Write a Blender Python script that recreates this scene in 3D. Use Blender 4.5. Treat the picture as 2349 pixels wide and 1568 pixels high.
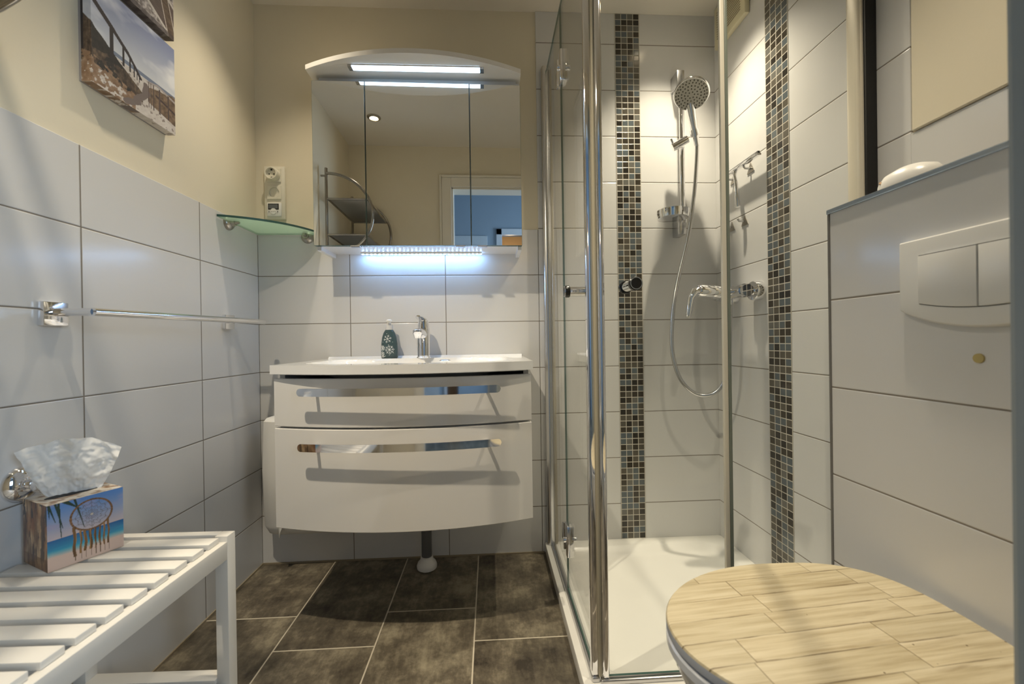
import bpy, bmesh, math, random
from mathutils import Vector, Matrix
PI = math.pi
random.seed(7)
for o in list(bpy.data.objects):
    bpy.data.objects.remove(o, do_unlink=True)
S = bpy.context.scene
COL = S.collection

# ------------------------------------------------------------------ camera, exposure, world
def cam_axes(yaw, pitch, roll):
    cy, sy, cp, sp = math.cos(yaw), math.sin(yaw), math.cos(pitch), math.sin(pitch)
    fwd = Vector((-sy * cp, cy * cp, sp)); right = Vector((cy, sy, 0)); up = right.cross(fwd)
    cr, sr = math.cos(roll), math.sin(roll)
    return cr * right + sr * up, -sr * right + cr * up, fwd

cam = bpy.data.cameras.new('camera'); camo = bpy.data.objects.new('camera', cam); COL.objects.link(camo)
r_, u_, f_ = cam_axes(-.05352, -.00301, -.01457)
M = Matrix((r_, u_, -f_)).transposed().to_4x4(); M.translation = Vector((.9599, -1.7663, .9171))
camo.matrix_world = M
cam.sensor_fit = 'HORIZONTAL'; cam.sensor_width = 36; cam.lens = 942.68 / 2349 * 36
cam.clip_start = .01; cam.clip_end = 50
cam.dof.use_dof = True; cam.dof.focus_distance = 1.5; cam.dof.aperture_fstop = 4.0
S.camera = camo
S.view_settings.view_transform = 'Standard'; S.view_settings.look = 'None'
S.view_settings.gamma = 1; S.view_settings.use_curve_mapping = False
S.view_settings.exposure = 0.16
W = bpy.data.worlds.new('world'); S.world = W; W.use_nodes = True
W.node_tree.nodes['Background'].inputs[0].default_value = (.55, .7, 1, 1)
W.node_tree.nodes['Background'].inputs[1].default_value = .6

def area_light(name, loc, direction, sx, sy, watts, rgb):
    l = bpy.data.lights.new(name, 'AREA'); l.shape = 'RECTANGLE'; l.size = sx; l.size_y = sy
    l.energy = watts; l.color = rgb
    o = bpy.data.objects.new(name, l); COL.objects.link(o); o.location = loc
    o.rotation_euler = Vector(direction).to_track_quat('-Z', 'Y').to_euler()
    return o
# daylight coming through the hall window behind the camera
area_light('hall_window_daylight', (2.44, -2.52, 1.48), (-1, .45, -.08), .85, 1.1, 25, (.58, .78, 1.0))

SPOT_W = (24, 100, 72, 40)
LAMPS = [(.30, -.34), (.27, -1.22), (1.72, -.26), (1.60, -1.08)]   # recessed ceiling downlights
CEIL = 2.335

# ------------------------------------------------------------------ helpers
def lin(c):
    c = c / 255.0
    return c / 12.92 if c <= .04045 else ((c + .055) / 1.055) ** 2.4
def rgb(r, g, b): return (lin(r), lin(g), lin(b), 1)

def tag(o, label=None, cat=None, group=None, kind=None):
    if label: o['label'] = label
    if cat: o['category'] = cat
    if group: o['group'] = group
    if kind: o['kind'] = kind
    return o
def thing(name, loc, label, cat, group=None):
    o = bpy.data.objects.new(name, None); COL.objects.link(o); o.location = loc
    o.empty_display_size = .05
    return tag(o, label, cat, group)
def root_loc(p):
    v = Vector((0, 0, 0))
    while p: v += p.location; p = p.parent
    return v
def dup(root, loc, label=None):
    r = root.copy(); COL.objects.link(r); r.location = loc
    if label: r['label'] = label
    for ch in list(root.children):
        c = ch.copy(); COL.objects.link(c); c.parent = r
        for g in list(ch.children):
            d = g.copy(); COL.objects.link(d); d.parent = c
    return r

class MB:
    def __init__(s): s.bm = bmesh.new(); s.mi = 0
    def _new(s, verts, faces):
        vs = [s.bm.verts.new(v) for v in verts]; out = []
        for f in faces:
            try:
                fc = s.bm.faces.new([vs[i] for i in f]); fc.material_index = s.mi; out.append(fc)
            except ValueError: pass
        return vs, out
    def box(s, x0, x1, y0, y1, z0, z1, bev=0, seg=2):
        t = bmesh.new()
        bmesh.ops.create_cube(t, size=1)
        for v in t.verts: v.co = Vector(((x0 + x1) / 2 + v.co.x * (x1 - x0), (y0 + y1) / 2 + v.co.y * (y1 - y0), (z0 + z1) / 2 + v.co.z * (z1 - z0)))
        if bev > 0: bmesh.ops.bevel(t, geom=list(t.edges), offset=bev, segments=seg, profile=.5, affect='EDGES')
        s.merge(t); return s
    def merge(s, t, mat=None):
        t.verts.ensure_lookup_table(); t.verts.index_update()
        if mat is not None: bmesh.ops.transform(t, matrix=mat, verts=t.verts)
        s._new([v.co.copy() for v in t.verts], [[v.index for v in f.verts] for f in t.faces]); t.free(); return s
    def obox(s, c, ax, ay, az, hx, hy, hz, bev=0):
        t = bmesh.new(); bmesh.ops.create_cube(t, size=1)
        for v in t.verts: v.co = Vector((v.co.x * 2 * hx, v.co.y * 2 * hy, v.co.z * 2 * hz))
        if bev > 0: bmesh.ops.bevel(t, geom=list(t.edges), offset=bev, segments=2, profile=.5, affect='EDGES')
        m = Matrix((ax, ay, az)).transposed().to_4x4(); m.translation = Vector(c)
        return s.merge(t, m)
    def tube(s, pts, r, seg=12, closed=False, caps=True):
        pts = [Vector(p) for p in pts]; n = len(pts); rr = r if isinstance(r, (list, tuple)) else [r] * n
        T = []
        for i in range(n):
            if closed: d = pts[(i + 1) % n] - pts[i - 1]
            else: d = pts[min(i + 1, n - 1)] - pts[max(i - 1, 0)]
            T.append(d.normalized())
        a = T[0].orthogonal().normalized(); rings = []
        for i in range(n):
            a = (a - T[i] * a.dot(T[i])).normalized(); b = T[i].cross(a)
            rings.append([pts[i] + rr[i] * (math.cos(2 * PI * k / seg) * a + math.sin(2 * PI * k / seg) * b) for k in range(seg)])
        vs = [v for rg in rings for v in rg]; fs = []
        m = n if closed else n - 1
        for i in range(m):
            for k in range(seg):
                j = (i + 1) % n
                fs.append((i * seg + k, i * seg + (k + 1) % seg, j * seg + (k + 1) % seg, j * seg + k))
        if caps and not closed:
            fs.append(tuple(reversed(range(seg)))); fs.append(tuple(range((n - 1) * seg, n * seg)))
        s._new(vs, fs); return s
    def cyl(s, p0, p1, r, seg=24, r1=None): return s.tube([p0, p1], [r, r if r1 is None else r1], seg)
    def lathe(s, prof, c, axis=(0, 0, 1), seg=32, caps=True):
        # prof: list of (radius, height along axis)
        ax = Vector(axis).normalized(); a = ax.orthogonal().normalized(); b = ax.cross(a); c = Vector(c)
        vs = []; fs = []; n = len(prof)
        for r, h in prof:
            for k in range(seg):
                t = 2 * PI * k / seg
                vs.append(c + ax * h + max(r, 1e-5) * (math.cos(t) * a + math.sin(t) * b))
        for i in range(n - 1):
            for k in range(seg):
                fs.append((i * seg + k, i * seg + (k + 1) % seg, (i + 1) * seg + (k + 1) % seg, (i + 1) * seg + k))
        if caps:
            fs.append(tuple(reversed(range(seg)))); fs.append(tuple(range((n - 1) * seg, n * seg)))
        s._new(vs, fs); return s
    def loft(s, rings, caps=True):
        n = len(rings[0]); vs = [Vector(v) for r in rings for v in r]; fs = []
        for i in range(len(rings) - 1):
            for k in range(n):
                fs.append((i * n + k, i * n + (k + 1) % n, (i + 1) * n + (k + 1) % n, (i + 1) * n + k))
        if caps:
            fs.append(tuple(reversed(range(n)))); fs.append(tuple(range((len(rings) - 1) * n, len(rings) * n)))
        s._new(vs, fs); return s
    def prism(s, poly, z0, z1, bev=0):
        rings = [[(x, y, z0) for x, y in poly], [(x, y, z1) for x, y in poly]]
        return s.loft(rings)
    def plate(s, poly3, n, t):
        n = Vector(n)
        return s.loft([[Vector(p) for p in poly3], [Vector(p) + n * t for p in poly3]])
    def grid(s, fn, nu, nv, closed_u=False):
        vs = [fn(i / nu, j / nv) for j in range(nv + 1) for i in range(nu + 1)]
        fs = [(j * (nu + 1) + i, j * (nu + 1) + i + 1, (j + 1) * (nu + 1) + i + 1, (j + 1) * (nu + 1) + i) for j in range(nv) for i in range(nu)]
        s._new(vs, fs); return s
    def build(s, name, mats, parent=None, smooth=None, normals=True):
        if normals: bmesh.ops.recalc_face_normals(s.bm, faces=s.bm.faces)
        off = root_loc(parent)
        if off.length: bmesh.ops.translate(s.bm, vec=-off, verts=s.bm.verts)
        me = bpy.data.meshes.new(name); s.bm.to_mesh(me); s.bm.free()
        for m in (mats if isinstance(mats, (list, tuple)) else [mats]): me.materials.append(m)
        o = bpy.data.objects.new(name, me); COL.objects.link(o)
        if parent: o.parent = parent
        if smooth is not None:
            for p in me.polygons: p.use_smooth = True
            me.set_sharp_from_angle(angle=math.radians(smooth))
        return o
def struct(name, mb, m, parent=None, smooth=None):
    o = mb.build(name, m, parent, smooth); o['kind'] = 'structure'; return o

# ------------------------------------------------------------------ materials
MATS = {}
def mat(name, col, rough=.5, metal=0, spec=.5, coat=0, bump=0, bscale=200, emit=None, estr=0, trans=0):
    m = bpy.data.materials.new(name); m.use_nodes = True
    nt = m.node_tree; b = nt.nodes['Principled BSDF']
    b.inputs['Base Color'].default_value = col; b.inputs['Roughness'].default_value = rough
    b.inputs['Metallic'].default_value = metal; b.inputs['Specular IOR Level'].default_value = spec
    b.inputs['Coat Weight'].default_value = coat; b.inputs['Coat Roughness'].default_value = .05
    b.inputs['Transmission Weight'].default_value = trans
    if emit: b.inputs['Emission Color'].default_value = emit; b.inputs['Emission Strength'].default_value = estr
    if bump:
        n = nt.nodes.new('ShaderNodeTexNoise'); n.inputs['Scale'].default_value = bscale; n.inputs['Detail'].default_value = 4
        g = nt.nodes.new('ShaderNodeNewGeometry'); nt.links.new(g.outputs['Position'], n.inputs['Vector'])
        bp = nt.nodes.new('ShaderNodeBump'); bp.inputs['Strength'].default_value = bump; bp.inputs['Distance'].default_value = .002
        nt.links.new(n.outputs['Fac'], bp.inputs['Height']); nt.links.new(bp.outputs['Normal'], b.inputs['Normal'])
    MATS[name] = m
    return m
class NG:
    def __init__(s, name):
        s.m = bpy.data.materials.new(name); s.m.use_nodes = True; s.nt = s.m.node_tree; s.b = s.nt.nodes['Principled BSDF']
        g = s.nt.nodes.new('ShaderNodeNewGeometry'); sp = s.nt.nodes.new('ShaderNodeSeparateXYZ')
        s.pos = g.outputs['Position']; s.l(s.pos, sp.inputs[0]); s.x, s.y, s.z = sp.outputs
    def l(s, a, b): s.nt.links.new(a, b)
    def math(s, op, a, b=None, c=None):
        n = s.nt.nodes.new('ShaderNodeMath'); n.operation = op
        for i, v in enumerate((a, b, c)):
            if v is None: continue
            if isinstance(v, (int, float)): n.inputs[i].default_value = v
            else: s.l(v, n.inputs[i])
        return n.outputs[0]
    def xyz(s, x, y, z):
        n = s.nt.nodes.new('ShaderNodeCombineXYZ')
        for i, v in enumerate((x, y, z)):
            if isinstance(v, (int, float)): n.inputs[i].default_value = v
            else: s.l(v, n.inputs[i])
        return n.outputs[0]
    def noise(s, vec, scale, detail=4, rough=.5):
        n = s.nt.nodes.new('ShaderNodeTexNoise'); s.l(vec, n.inputs['Vector']); n.inputs['Scale'].default_value = scale
        n.inputs['Detail'].default_value = detail; n.inputs['Roughness'].default_value = rough
        return n.outputs['Fac']
    def white(s, vec):
        n = s.nt.nodes.new('ShaderNodeTexWhiteNoise'); s.l(vec, n.inputs['Vector']); return n.outputs['Value']
    def ramp(s, f, stops, const=False):
        n = s.nt.nodes.new('ShaderNodeValToRGB'); e = n.color_ramp.elements
        if const: n.color_ramp.interpolation = 'CONSTANT'
        while len(e) < len(stops): e.new(.5)
        for k, (p, c) in enumerate(stops): e[k].position = p; e[k].color = c
        s.l(f, n.inputs[0]); return n.outputs[0]
    def mix(s, f, a, b, mode='MIX'):
        n = s.nt.nodes.new('ShaderNodeMix'); n.data_type = 'RGBA'; n.blend_type = mode
        for i, v in ((0, f), (6, a), (7, b)):
            if isinstance(v, (int, float, tuple)): n.inputs[i].default_value = v
            else: s.l(v, n.inputs[i])
        return n.outputs[2]
    def bump(s, h, strength=.3, dist=.002):
        n = s.nt.nodes.new('ShaderNodeBump'); n.inputs['Strength'].default_value = strength; n.inputs['Distance'].default_value = dist
        s.l(h, n.inputs['Height']); s.l(n.outputs[0], s.b.inputs['Normal'])
    def smooth(s, v, a, b):
        n = s.nt.nodes.new('ShaderNodeMapRange'); n.interpolation_type = 'SMOOTHSTEP'; s.l(v, n.inputs[0])
        n.inputs[1].default_value = a; n.inputs[2].default_value = b; return n.outputs[0]

GROUT = rgb(128, 120, 110)
TILEC = (.69, .685, .675, 1)
def tile_mat(name, haxis=None, hoff=0, hstep=.4, zoff=0., zstep=.2):
    g = NG(name); w = .0015
    dz = g.math('PINGPONG', g.math('SUBTRACT', g.z, zoff - 10 * zstep), zstep / 2)
    d = dz
    if haxis:
        dh = g.math('PINGPONG', g.math('SUBTRACT', g.x if haxis == 'X' else g.y, hoff - 20 * hstep), hstep / 2)
        d = g.math('MINIMUM', dz, dh)
    tone = g.noise(g.pos, 3.0, 2)
    base = g.mix(tone, TILEC, tuple(c * .97 for c in TILEC[:3]) + (1,))
    fac = g.smooth(d, w * .8, w * 1.25)
    g.l(g.mix(fac, GROUT, base), g.b.inputs['Base Color'])
    g.l(g.math('SUBTRACT', .85, g.math('MULTIPLY', fac, .67)), g.b.inputs['Roughness'])
    h = g.math('ADD', g.smooth(d, w * .6, w * 2.2), g.math('MULTIPLY', g.noise(g.pos, 9, 2), .10))
    g.bump(h, .55, .0016)
    return g.m
def mosaic_mat(name, haxis, hoff, ph, zoff, pz):
    g = NG(name)
    u = g.math('DIVIDE', g.math('SUBTRACT', g.x if haxis == 'X' else g.y, hoff), ph)
    v = g.math('DIVIDE', g.math('SUBTRACT', g.z, zoff), pz)
    iu, iv = g.math('FLOOR', u), g.math('FLOOR', v)
    rnd = g.white(g.xyz(iu, iv, 3.7)); rnd2 = g.white(g.xyz(iu, iv, 9.1))
    du = g.math('MULTIPLY', g.math('PINGPONG', u, .5), ph); dv = g.math('MULTIPLY', g.math('PINGPONG', v, .5), pz)
    d = g.math('MINIMUM', du, dv)
    c = g.ramp(rnd, [(0, rgb(66, 60, 51)), (.22, rgb(98, 93, 83)), (.44, rgb(98, 107, 112)), (.72, rgb(114, 113, 107)), (.84, rgb(48, 44, 39))], True)
    grain = g.noise(g.pos, 420, 3, .7)
    c = g.mix(.5, c, g.ramp(grain, [(.3, (.25, .25, .25, 1)), (.7, (1, 1, 1, 1))]), 'MULTIPLY')
    fac = g.smooth(d, .0011, .0017)
    g.l(g.mix(fac, rgb(196, 190, 178), c), g.b.inputs['Base Color'])
    g.l(g.math('SUBTRACT', .8, g.math('MULTIPLY', fac, .62)), g.b.inputs['Roughness'])
    g.bump(g.math('ADD', g.smooth(d, .0009, .003), g.math('MULTIPLY', rnd2, .2)), .5, .0014)
    return g.m
def floor_mat():
    g = NG('floor_tile'); w = .0022
    col = g.math('FLOOR', g.math('DIVIDE', g.math('SUBTRACT', g.x, -.602), .3))
    odd = g.math('MODULO', g.math('ADD', col, 100), 2)
    dx = g.math('PINGPONG', g.math('SUBTRACT', g.x, -.602 - 3), .15)
    # even columns of the room joint at y=-.348, odd at -.505 ; tile length .6
    off = g.math('SUBTRACT', -.348 - 12, g.math('MULTIPLY', odd, .157))
    yy = g.math('SUBTRACT', g.y, off)
    dy = g.math('PINGPONG', yy, .3)
    row = g.math('FLOOR', g.math('DIVIDE', yy, .6))
    d = g.math('MINIMUM', dx, dy)
    rnd = g.white(g.xyz(col, row, 1.3))
    n1 = g.noise(g.xyz(g.math('ADD', g.x, g.math('MULTIPLY', rnd, 7)), g.y, rnd), 9, 8, .62)
    n2 = g.noise(g.pos, 60, 6, .7)
    n3 = g.noise(g.xyz(g.x, g.math('MULTIPLY', g.y, .25), rnd), 70, 5, .7)
    f = g.math('ADD', g.math('MULTIPLY', n1, .62), g.math('ADD', g.math('MULTIPLY', n2, .2), g.math('MULTIPLY', n3, .2)))
    f = g.math('ADD', f, g.math('MULTIPLY', g.math('SUBTRACT', rnd, .5), .06))
    c = g.ramp(f, [(.36, rgb(56, 50, 42)), (.50, rgb(102, 94, 80)), (.64, rgb(152, 143, 122))])
    fac = g.smooth(d, w * .75, w * 1.2)
    g.l(g.mix(fac, rgb(206, 197, 178), c), g.b.inputs['Base Color'])
    g.b.inputs['Roughness'].default_value = .48
    g.bump(g.math('ADD', g.smooth(d, w * .6, w * 2), g.math('MULTIPLY', n2, .35)), .35, .0012)
    return g.m
def wood_lid_mat():
    g = NG('lid_wood_print'); a = math.radians(5)
    u = g.math('ADD', g.math('MULTIPLY', g.x, math.cos(a)), g.math('MULTIPLY', g.y, math.sin(a)))
    v = g.math('SUBTRACT', g.math('MULTIPLY', g.y, math.cos(a)), g.math('MULTIPLY', g.x, math.sin(a)))
    pw = .046
    vr = g.math('DIVIDE', g.math('ADD', v, 5), pw); row = g.math('FLOOR', vr)
    rr = g.white(g.xyz(row, 2.2, .5))
    uu = g.math('ADD', u, g.math('MULTIPLY', rr, .9)); L = .235
    ur = g.math('DIVIDE', g.math('ADD', uu, 5), L); cell = g.math('FLOOR', ur)
    rc = g.white(g.xyz(row, cell, 4.1))
    wob = g.math('MULTIPLY', g.math('SUBTRACT', g.noise(g.xyz(g.math('MULTIPLY', u, 6), row, cell), 3, 3), .5), .006)
    dv = g.math('ADD', g.math('MULTIPLY', g.math('PINGPONG', vr, .5), pw), g.math('MULTIPLY', wob, .25))
    du = g.math('ADD', g.math('MULTIPLY', g.math('PINGPONG', ur, .5), L), g.math('MULTIPLY', wob, .3))
    vec = g.xyz(g.math('ADD', g.math('MULTIPLY', u, 3.0), g.math('MULTIPLY', rc, 30)), g.math('MULTIPLY', v, 60), g.math('MULTIPLY', rc, 9))
    grain = g.noise(vec, 1.6, 6, .6)
    vec2 = g.xyz(g.math('ADD', g.math('MULTIPLY', u, 5), g.math('MULTIPLY', rc, 11)), g.math('MULTIPLY', v, 26), rc)
    smud = g.noise(vec2, 1.3, 3, .5)
    c = g.ramp(grain, [(.25, rgb(172, 154, 118)), (.5, rgb(208, 194, 162)), (.75, rgb(226, 214, 186))])
    tone = g.mix(rc, (.86, .86, .84, 1), (1, 1, 1, 1))
    c = g.mix(1, c, tone, 'MULTIPLY')
    sm = g.math('MULTIPLY', g.smooth(smud, .60, .80), g.smooth(rc, .35, .8))
    c = g.mix(g.math('MULTIPLY', sm, .75), c, rgb(128, 104, 66))
    nb = g.noise(g.xyz(g.math('MULTIPLY', u, 9), row, 1.0), 1.2, 3)
    seamv = g.math('MULTIPLY', g.math('SUBTRACT', 1, g.smooth(dv, .0003, .0019)), g.smooth(nb, .36, .6))
    seamu = g.math('MULTIPLY', g.math('SUBTRACT', 1, g.smooth(du, .0003, .0014)), .8)
    c = g.mix(g.math('MULTIPLY', g.math('MAXIMUM', seamv, seamu), .85), c, rgb(96, 76, 44))
    vo = g.nt.nodes.new('ShaderNodeTexVoronoi'); vo.inputs['Scale'].default_value = 34; g.l(g.pos, vo.inputs['Vector'])
    hole = g.math('MULTIPLY', g.math('SUBTRACT', 1, g.smooth(vo.outputs['Distance'], .03, .06)), g.smooth(g.white(g.xyz(row, 8.8, 1)), .7, .75))
    c = g.mix(hole, c, rgb(90, 70, 42))
    g.l(c, g.b.inputs['Base Color']); g.b.inputs['Roughness'].default_value = .42
    return g.m
def plaster(name, col):
    g = NG(name)
    n = g.noise(g.pos, 5, 3); c2 = tuple(c * .95 for c in col[:3]) + (1,)
    g.l(g.mix(n, col, c2), g.b.inputs['Base Color']); g.b.inputs['Roughness'].default_value = .85
    g.b.inputs['Specular IOR Level'].default_value = .25
    g.bump(g.noise(g.pos, 70, 5, .6), .12, .002)
    return g.m
def glass_mat(name, tint=(.975, .985, .98, 1)):
    m = bpy.data.materials.new(name); m.use_nodes = True; nt = m.node_tree; nt.nodes.clear()
    out = nt.nodes.new('ShaderNodeOutputMaterial'); mx = nt.nodes.new('ShaderNodeMixShader')
    t = nt.nodes.new('ShaderNodeBsdfTransparent'); t.inputs[0].default_value = tint
    gl = nt.nodes.new('ShaderNodeBsdfGlossy'); gl.inputs['Roughness'].default_value = 0.0
    fr = nt.nodes.new('ShaderNodeFresnel'); ge = nt.nodes.new('ShaderNodeNewGeometry'); io = nt.nodes.new('ShaderNodeMapRange')
    io.inputs[3].default_value = 1.22; io.inputs[4].default_value = 1 / 1.22
    nt.links.new(ge.outputs['Backfacing'], io.inputs[0]); nt.links.new(io.outputs[0], fr.inputs['IOR'])
    nt.links.new(fr.outputs[0], mx.inputs[0]); nt.links.new(t.outputs[0], mx.inputs[1]); nt.links.new(gl.outputs[0], mx.inputs[2])
    nt.links.new(mx.outputs[0], out.inputs[0]); return m
def frosted_mat():
    m = bpy.data.materials.new('frosted_green_glass'); m.use_nodes = True; nt = m.node_tree; nt.nodes.clear()
    out = nt.nodes.new('ShaderNodeOutputMaterial')
    d = nt.nodes.new('ShaderNodeBsdfDiffuse'); d.inputs[0].default_value = (.56, .68, .60, 1)
    tl = nt.nodes.new('ShaderNodeBsdfTranslucent'); tl.inputs[0].default_value = (.62, .78, .68, 1)
    t = nt.nodes.new('ShaderNodeBsdfTransparent'); t.inputs[0].default_value = (.75, .9, .84, 1)
    gl = nt.nodes.new('ShaderNodeBsdfGlossy'); gl.inputs['Roughness'].default_value = .25
    a = nt.nodes.new('ShaderNodeMixShader'); a.inputs[0].default_value = .6
    b = nt.nodes.new('ShaderNodeMixShader'); b.inputs[0].default_value = .35
    c = nt.nodes.new('ShaderNodeMixShader'); c.inputs[0].default_value = .06
    L = nt.links.new
    L(d.outputs[0], a.inputs[1]); L(tl.outputs[0], a.inputs[2]); L(a.outputs[0], b.inputs[1]); L(t.outputs[0], b.inputs[2])
    L(b.outputs[0], c.inputs[1]); L(gl.outputs[0], c.inputs[2]); L(c.outputs[0], out.inputs[0]); return m
def paper_mat():
    m = bpy.data.materials.new('tissue_paper'); m.use_nodes = True; nt = m.node_tree; nt.nodes.clear()
    out = nt.nodes.new('ShaderNodeOutputMaterial')
    d = nt.nodes.new('ShaderNodeBsdfDiffuse'); d.inputs[0].default_value = (.93, .93, .92, 1)
    tl = nt.nodes.new('ShaderNodeBsdfTranslucent'); tl.inputs[0].default_value = (.9, .9, .88, 1)
    a = nt.nodes.new('ShaderNodeMixShader'); a.inputs[0].default_value = .2
    nt.links.new(d.outputs[0], a.inputs[1]); nt.links.new(tl.outputs[0], a.inputs[2]); nt.links.new(a.outputs[0], out.inputs[0]); return m
def print_mat(name, rough=.5, coat=0):
    m = bpy.data.materials.new(name); m.use_nodes = True; nt = m.node_tree; b = nt.nodes['Principled BSDF']
    at = nt.nodes.new('ShaderNodeAttribute'); at.attribute_name = 'print'
    nt.links.new(at.outputs['Color'], b.inputs['Base Color']); b.inputs['Roughness'].default_value = rough
    b.inputs['Coat Weight'].default_value = coat
    return m

CHROME = mat('chrome', (.86, .86, .88, 1), .06, 1)
CHROME_S = mat('satin_chrome', (.62, .62, .63, 1), .25, 1)
NICKEL = mat('brushed_nickel', (.48, .45, .40, 1), .28, 1)
MIRROR = mat('mirror', (.90, .91, .90, 1), 0.0, 1)
GEDGE = mat('glass_edge', rgb(60, 92, 86), .15, 0, .6)
WHITE_L = mat('white_lacquer', (.80, .775, .735, 1), .12, 0, .5, .6)
WHITE_M = mat('white_melamine', (.76, .76, .77, 1), .35)
CERAM = mat('white_ceramic', (.86, .855, .84, 1), .08, 0, .5, .5)
ACRYL = mat('shower_acrylic', (.86, .845, .80, 1), .22, 0, .5)
WHITE_P = mat('white_plastic', (.80, .79, .76, 1), .3)
CREAM_P = mat('cream_plastic', (.76, .72, .60, 1), .35)
IVORY = mat('ivory_plastic', (.72, .66, .46, 1), .4)
WHITE_W = mat('white_painted_wood', (.80, .775, .725, 1), .42, bump=.05, bscale=90)
DARK = mat('dark_gap', rgb(18, 18, 19), .6)
BLACK = mat('black_plastic', rgb(26, 24, 22), .25)
GREYPIPE = mat('grey_plastic_pipe', rgb(96, 96, 98), .35)
GREYSEAL = mat('seal_plastic', rgb(196, 186, 160), .4)
SILIC = mat('silicone_joint', rgb(150, 138, 116), .5)
DOORP = mat('door_paint', rgb(150, 158, 160), .45)
LCD = mat('lcd_display', rgb(96, 100, 104), .2)
LED_E = mat('led_light', (1, 1, 1, 1), .5, emit=(.50, .74, 1, 1), estr=6)
LED_DOT = mat('led_dots', (1, 1, 1, 1), .5, emit=(.30, .56, 1, 1), estr=150)
LAMP_E = mat('halogen_face', (1, 1, 1, 1), .4, emit=(1, .80, .52, 1), estr=14)
GLASS = glass_mat('clear_glass')
FROST = frosted_mat()
RACKC = mat('rack_chrome', (.42, .40, .37, 1), .12, 1)
RACKD = mat('rack_wire', (.30, .29, .27, 1), .3, 1)
PAPER = paper_mat()
PLAST = plaster('cream_plaster', (.78, .71, .555, 1))
PLASTC = plaster('ceiling_paint', (.80, .75, .66, 1))
HALLP = plaster('hall_paint', (.34, .43, .52, 1))
PRINT = print_mat('canvas_print', .55)
CARTON = print_mat('printed_carton', .35, .2)
X1 = .3744
T_LEFT = tile_mat('wall_tile_left', 'Y', -.3427)
T_BACK = tile_mat('wall_tile_back', 'X', X1)
T_ROWS = tile_mat('wall_tile_rows')
TTOP = 1.3946
XR = 1.966
YR = -1.60          # rear wall (door side)

# ------------------------------------------------------------------ room shell
struct('floor', MB().box(-.7, 2.6, -4.2, .05, -.06, 0), floor_mat())
struct('ceiling', MB().box(-.7, 2.6, YR - .12, .05, CEIL, CEIL + .06), PLASTC)
struct('ceiling_hall', MB().box(-.7, 2.6, -4.2, YR - .12, 2.75, 2.81), plaster('hall_ceiling_paint', (.45, .50, .55, 1)))
wl = struct('wall_left', MB().box(-.10, -.006, YR - .12, .05, 0, CEIL), PLAST)
struct('tiling', MB().box(-.006, 0, YR, 0, 0, TTOP, .0015), T_LEFT, wl)
wb = struct('wall_back', MB().box(-.006, XR + .1, .006, .10, 0, CEIL), PLAST)
struct('tiling', MB().box(0, 1.1745, 0, .006, 0, TTOP, .0015), T_BACK, wb)
struct('tiling', MB().box(1.1752, XR + .004, 0, .006, 0, CEIL, .0015), T_ROWS, wb)
wr = struct('wall_right', MB().box(XR + .006, XR + .1, YR - .12, .05, 0, CEIL), PLAST)
struct('tiling', MB().box(XR, XR + .006, -.841, 0, 0, CEIL, .001), T_ROWS, wr)
struct('tiling', MB().box(XR, XR + .006, YR, -.841, 0, TTOP, .001), T_ROWS, wr)
struct('plaster_skin', MB().box(XR - .004, XR + .006, YR, -.846, TTOP + .002, CEIL, .003), PLAST, wr)
# rear wall with the doorway the camera looks through
DX0, DX1, DH = .72, 1.46, 2.04
wq = struct('wall_rear', MB().box(-.10, DX0, YR - .12, YR, 0, CEIL + .06).box(DX0, DX1, YR - .12, YR, DH, CEIL + .06).box(DX1, XR + .1, YR - .12, YR, 0, CEIL + .06), PLAST)
struct('wall_hall_near', MB().box(-.7, 2.6, YR - .13, YR - .12, CEIL, 2.75), HALLP)
fr = MB()
fr.box(DX0 - .07, DX0, YR, YR + .016, 0, DH + .07, .004).box(DX0, DX0 + .012, YR - .12, YR, 0, DH, .002)
fr.box(DX0, DX1, YR, YR + .016, DH, DH + .07, .004).box(DX0, DX1, YR - .12, YR, DH - .012, DH, .002)
fr.box(DX0 - .085, DX0 - .07, YR, YR + .024, 0, DH + .085, .004).box(DX0 - .07, DX1, YR, YR + .024, DH + .07, DH + .085, .004)
d1 = struct('door_1', fr, mat('door_casing_paint', (.80, .76, .66, 1), .4))
struct('door_stop', MB().box(1.425, 1.60, YR, -1.42, 0, DH, .006), DOORP, d1)
# hall beyond the doorway
struct('wall_hall_left', MB().box(-.7, -.6, -4.2, YR - .12, 0, 2.75), HALLP)
struct('wall_hall_right', MB().box(2.5, 2.6, -4.2, -3.0, 0, 2.75).box(2.5, 2.6, -2.04, YR - .12, 0, 2.75).box(2.5, 2.6, -3.0, -2.04, 0, .85).box(2.5, 2.6, -3.0, -2.04, 2.1, 2.75), HALLP)
struct('wall_hall_far', MB().box(-.6, 1.10, -3.32, -3.22, 0, 2.75).box(1.10, 1.42, -3.32, -3.22, 2.12, 2.75).box(1.42, 2.5, -3.32, -3.22, 0, 2.75), HALLP)
struct('wall_hall_end', MB().box(-.7, 2.6, -4.3, -4.2, 0, 2.75), mat('warm_room_paint', (.75, .55, .35, 1), .8))
d2 = struct('door_2', MB().box(.12, 1.0, -3.22, -3.205, 0, 2.10, .003).box(.2, .92, -3.205, -3.2, 1.2, 2.0, .003), mat('hall_door_paint', (.60, .67, .72, 1), .4))
struct('door_3', MB().box(1.10, 1.165, -3.23, -3.20, 0, 2.18, .004).box(1.10, 1.44, -3.23, -3.20, 2.11, 2.18, .004), mat('hall_casing_paint', (.66, .70, .74, 1), .4))
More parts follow.
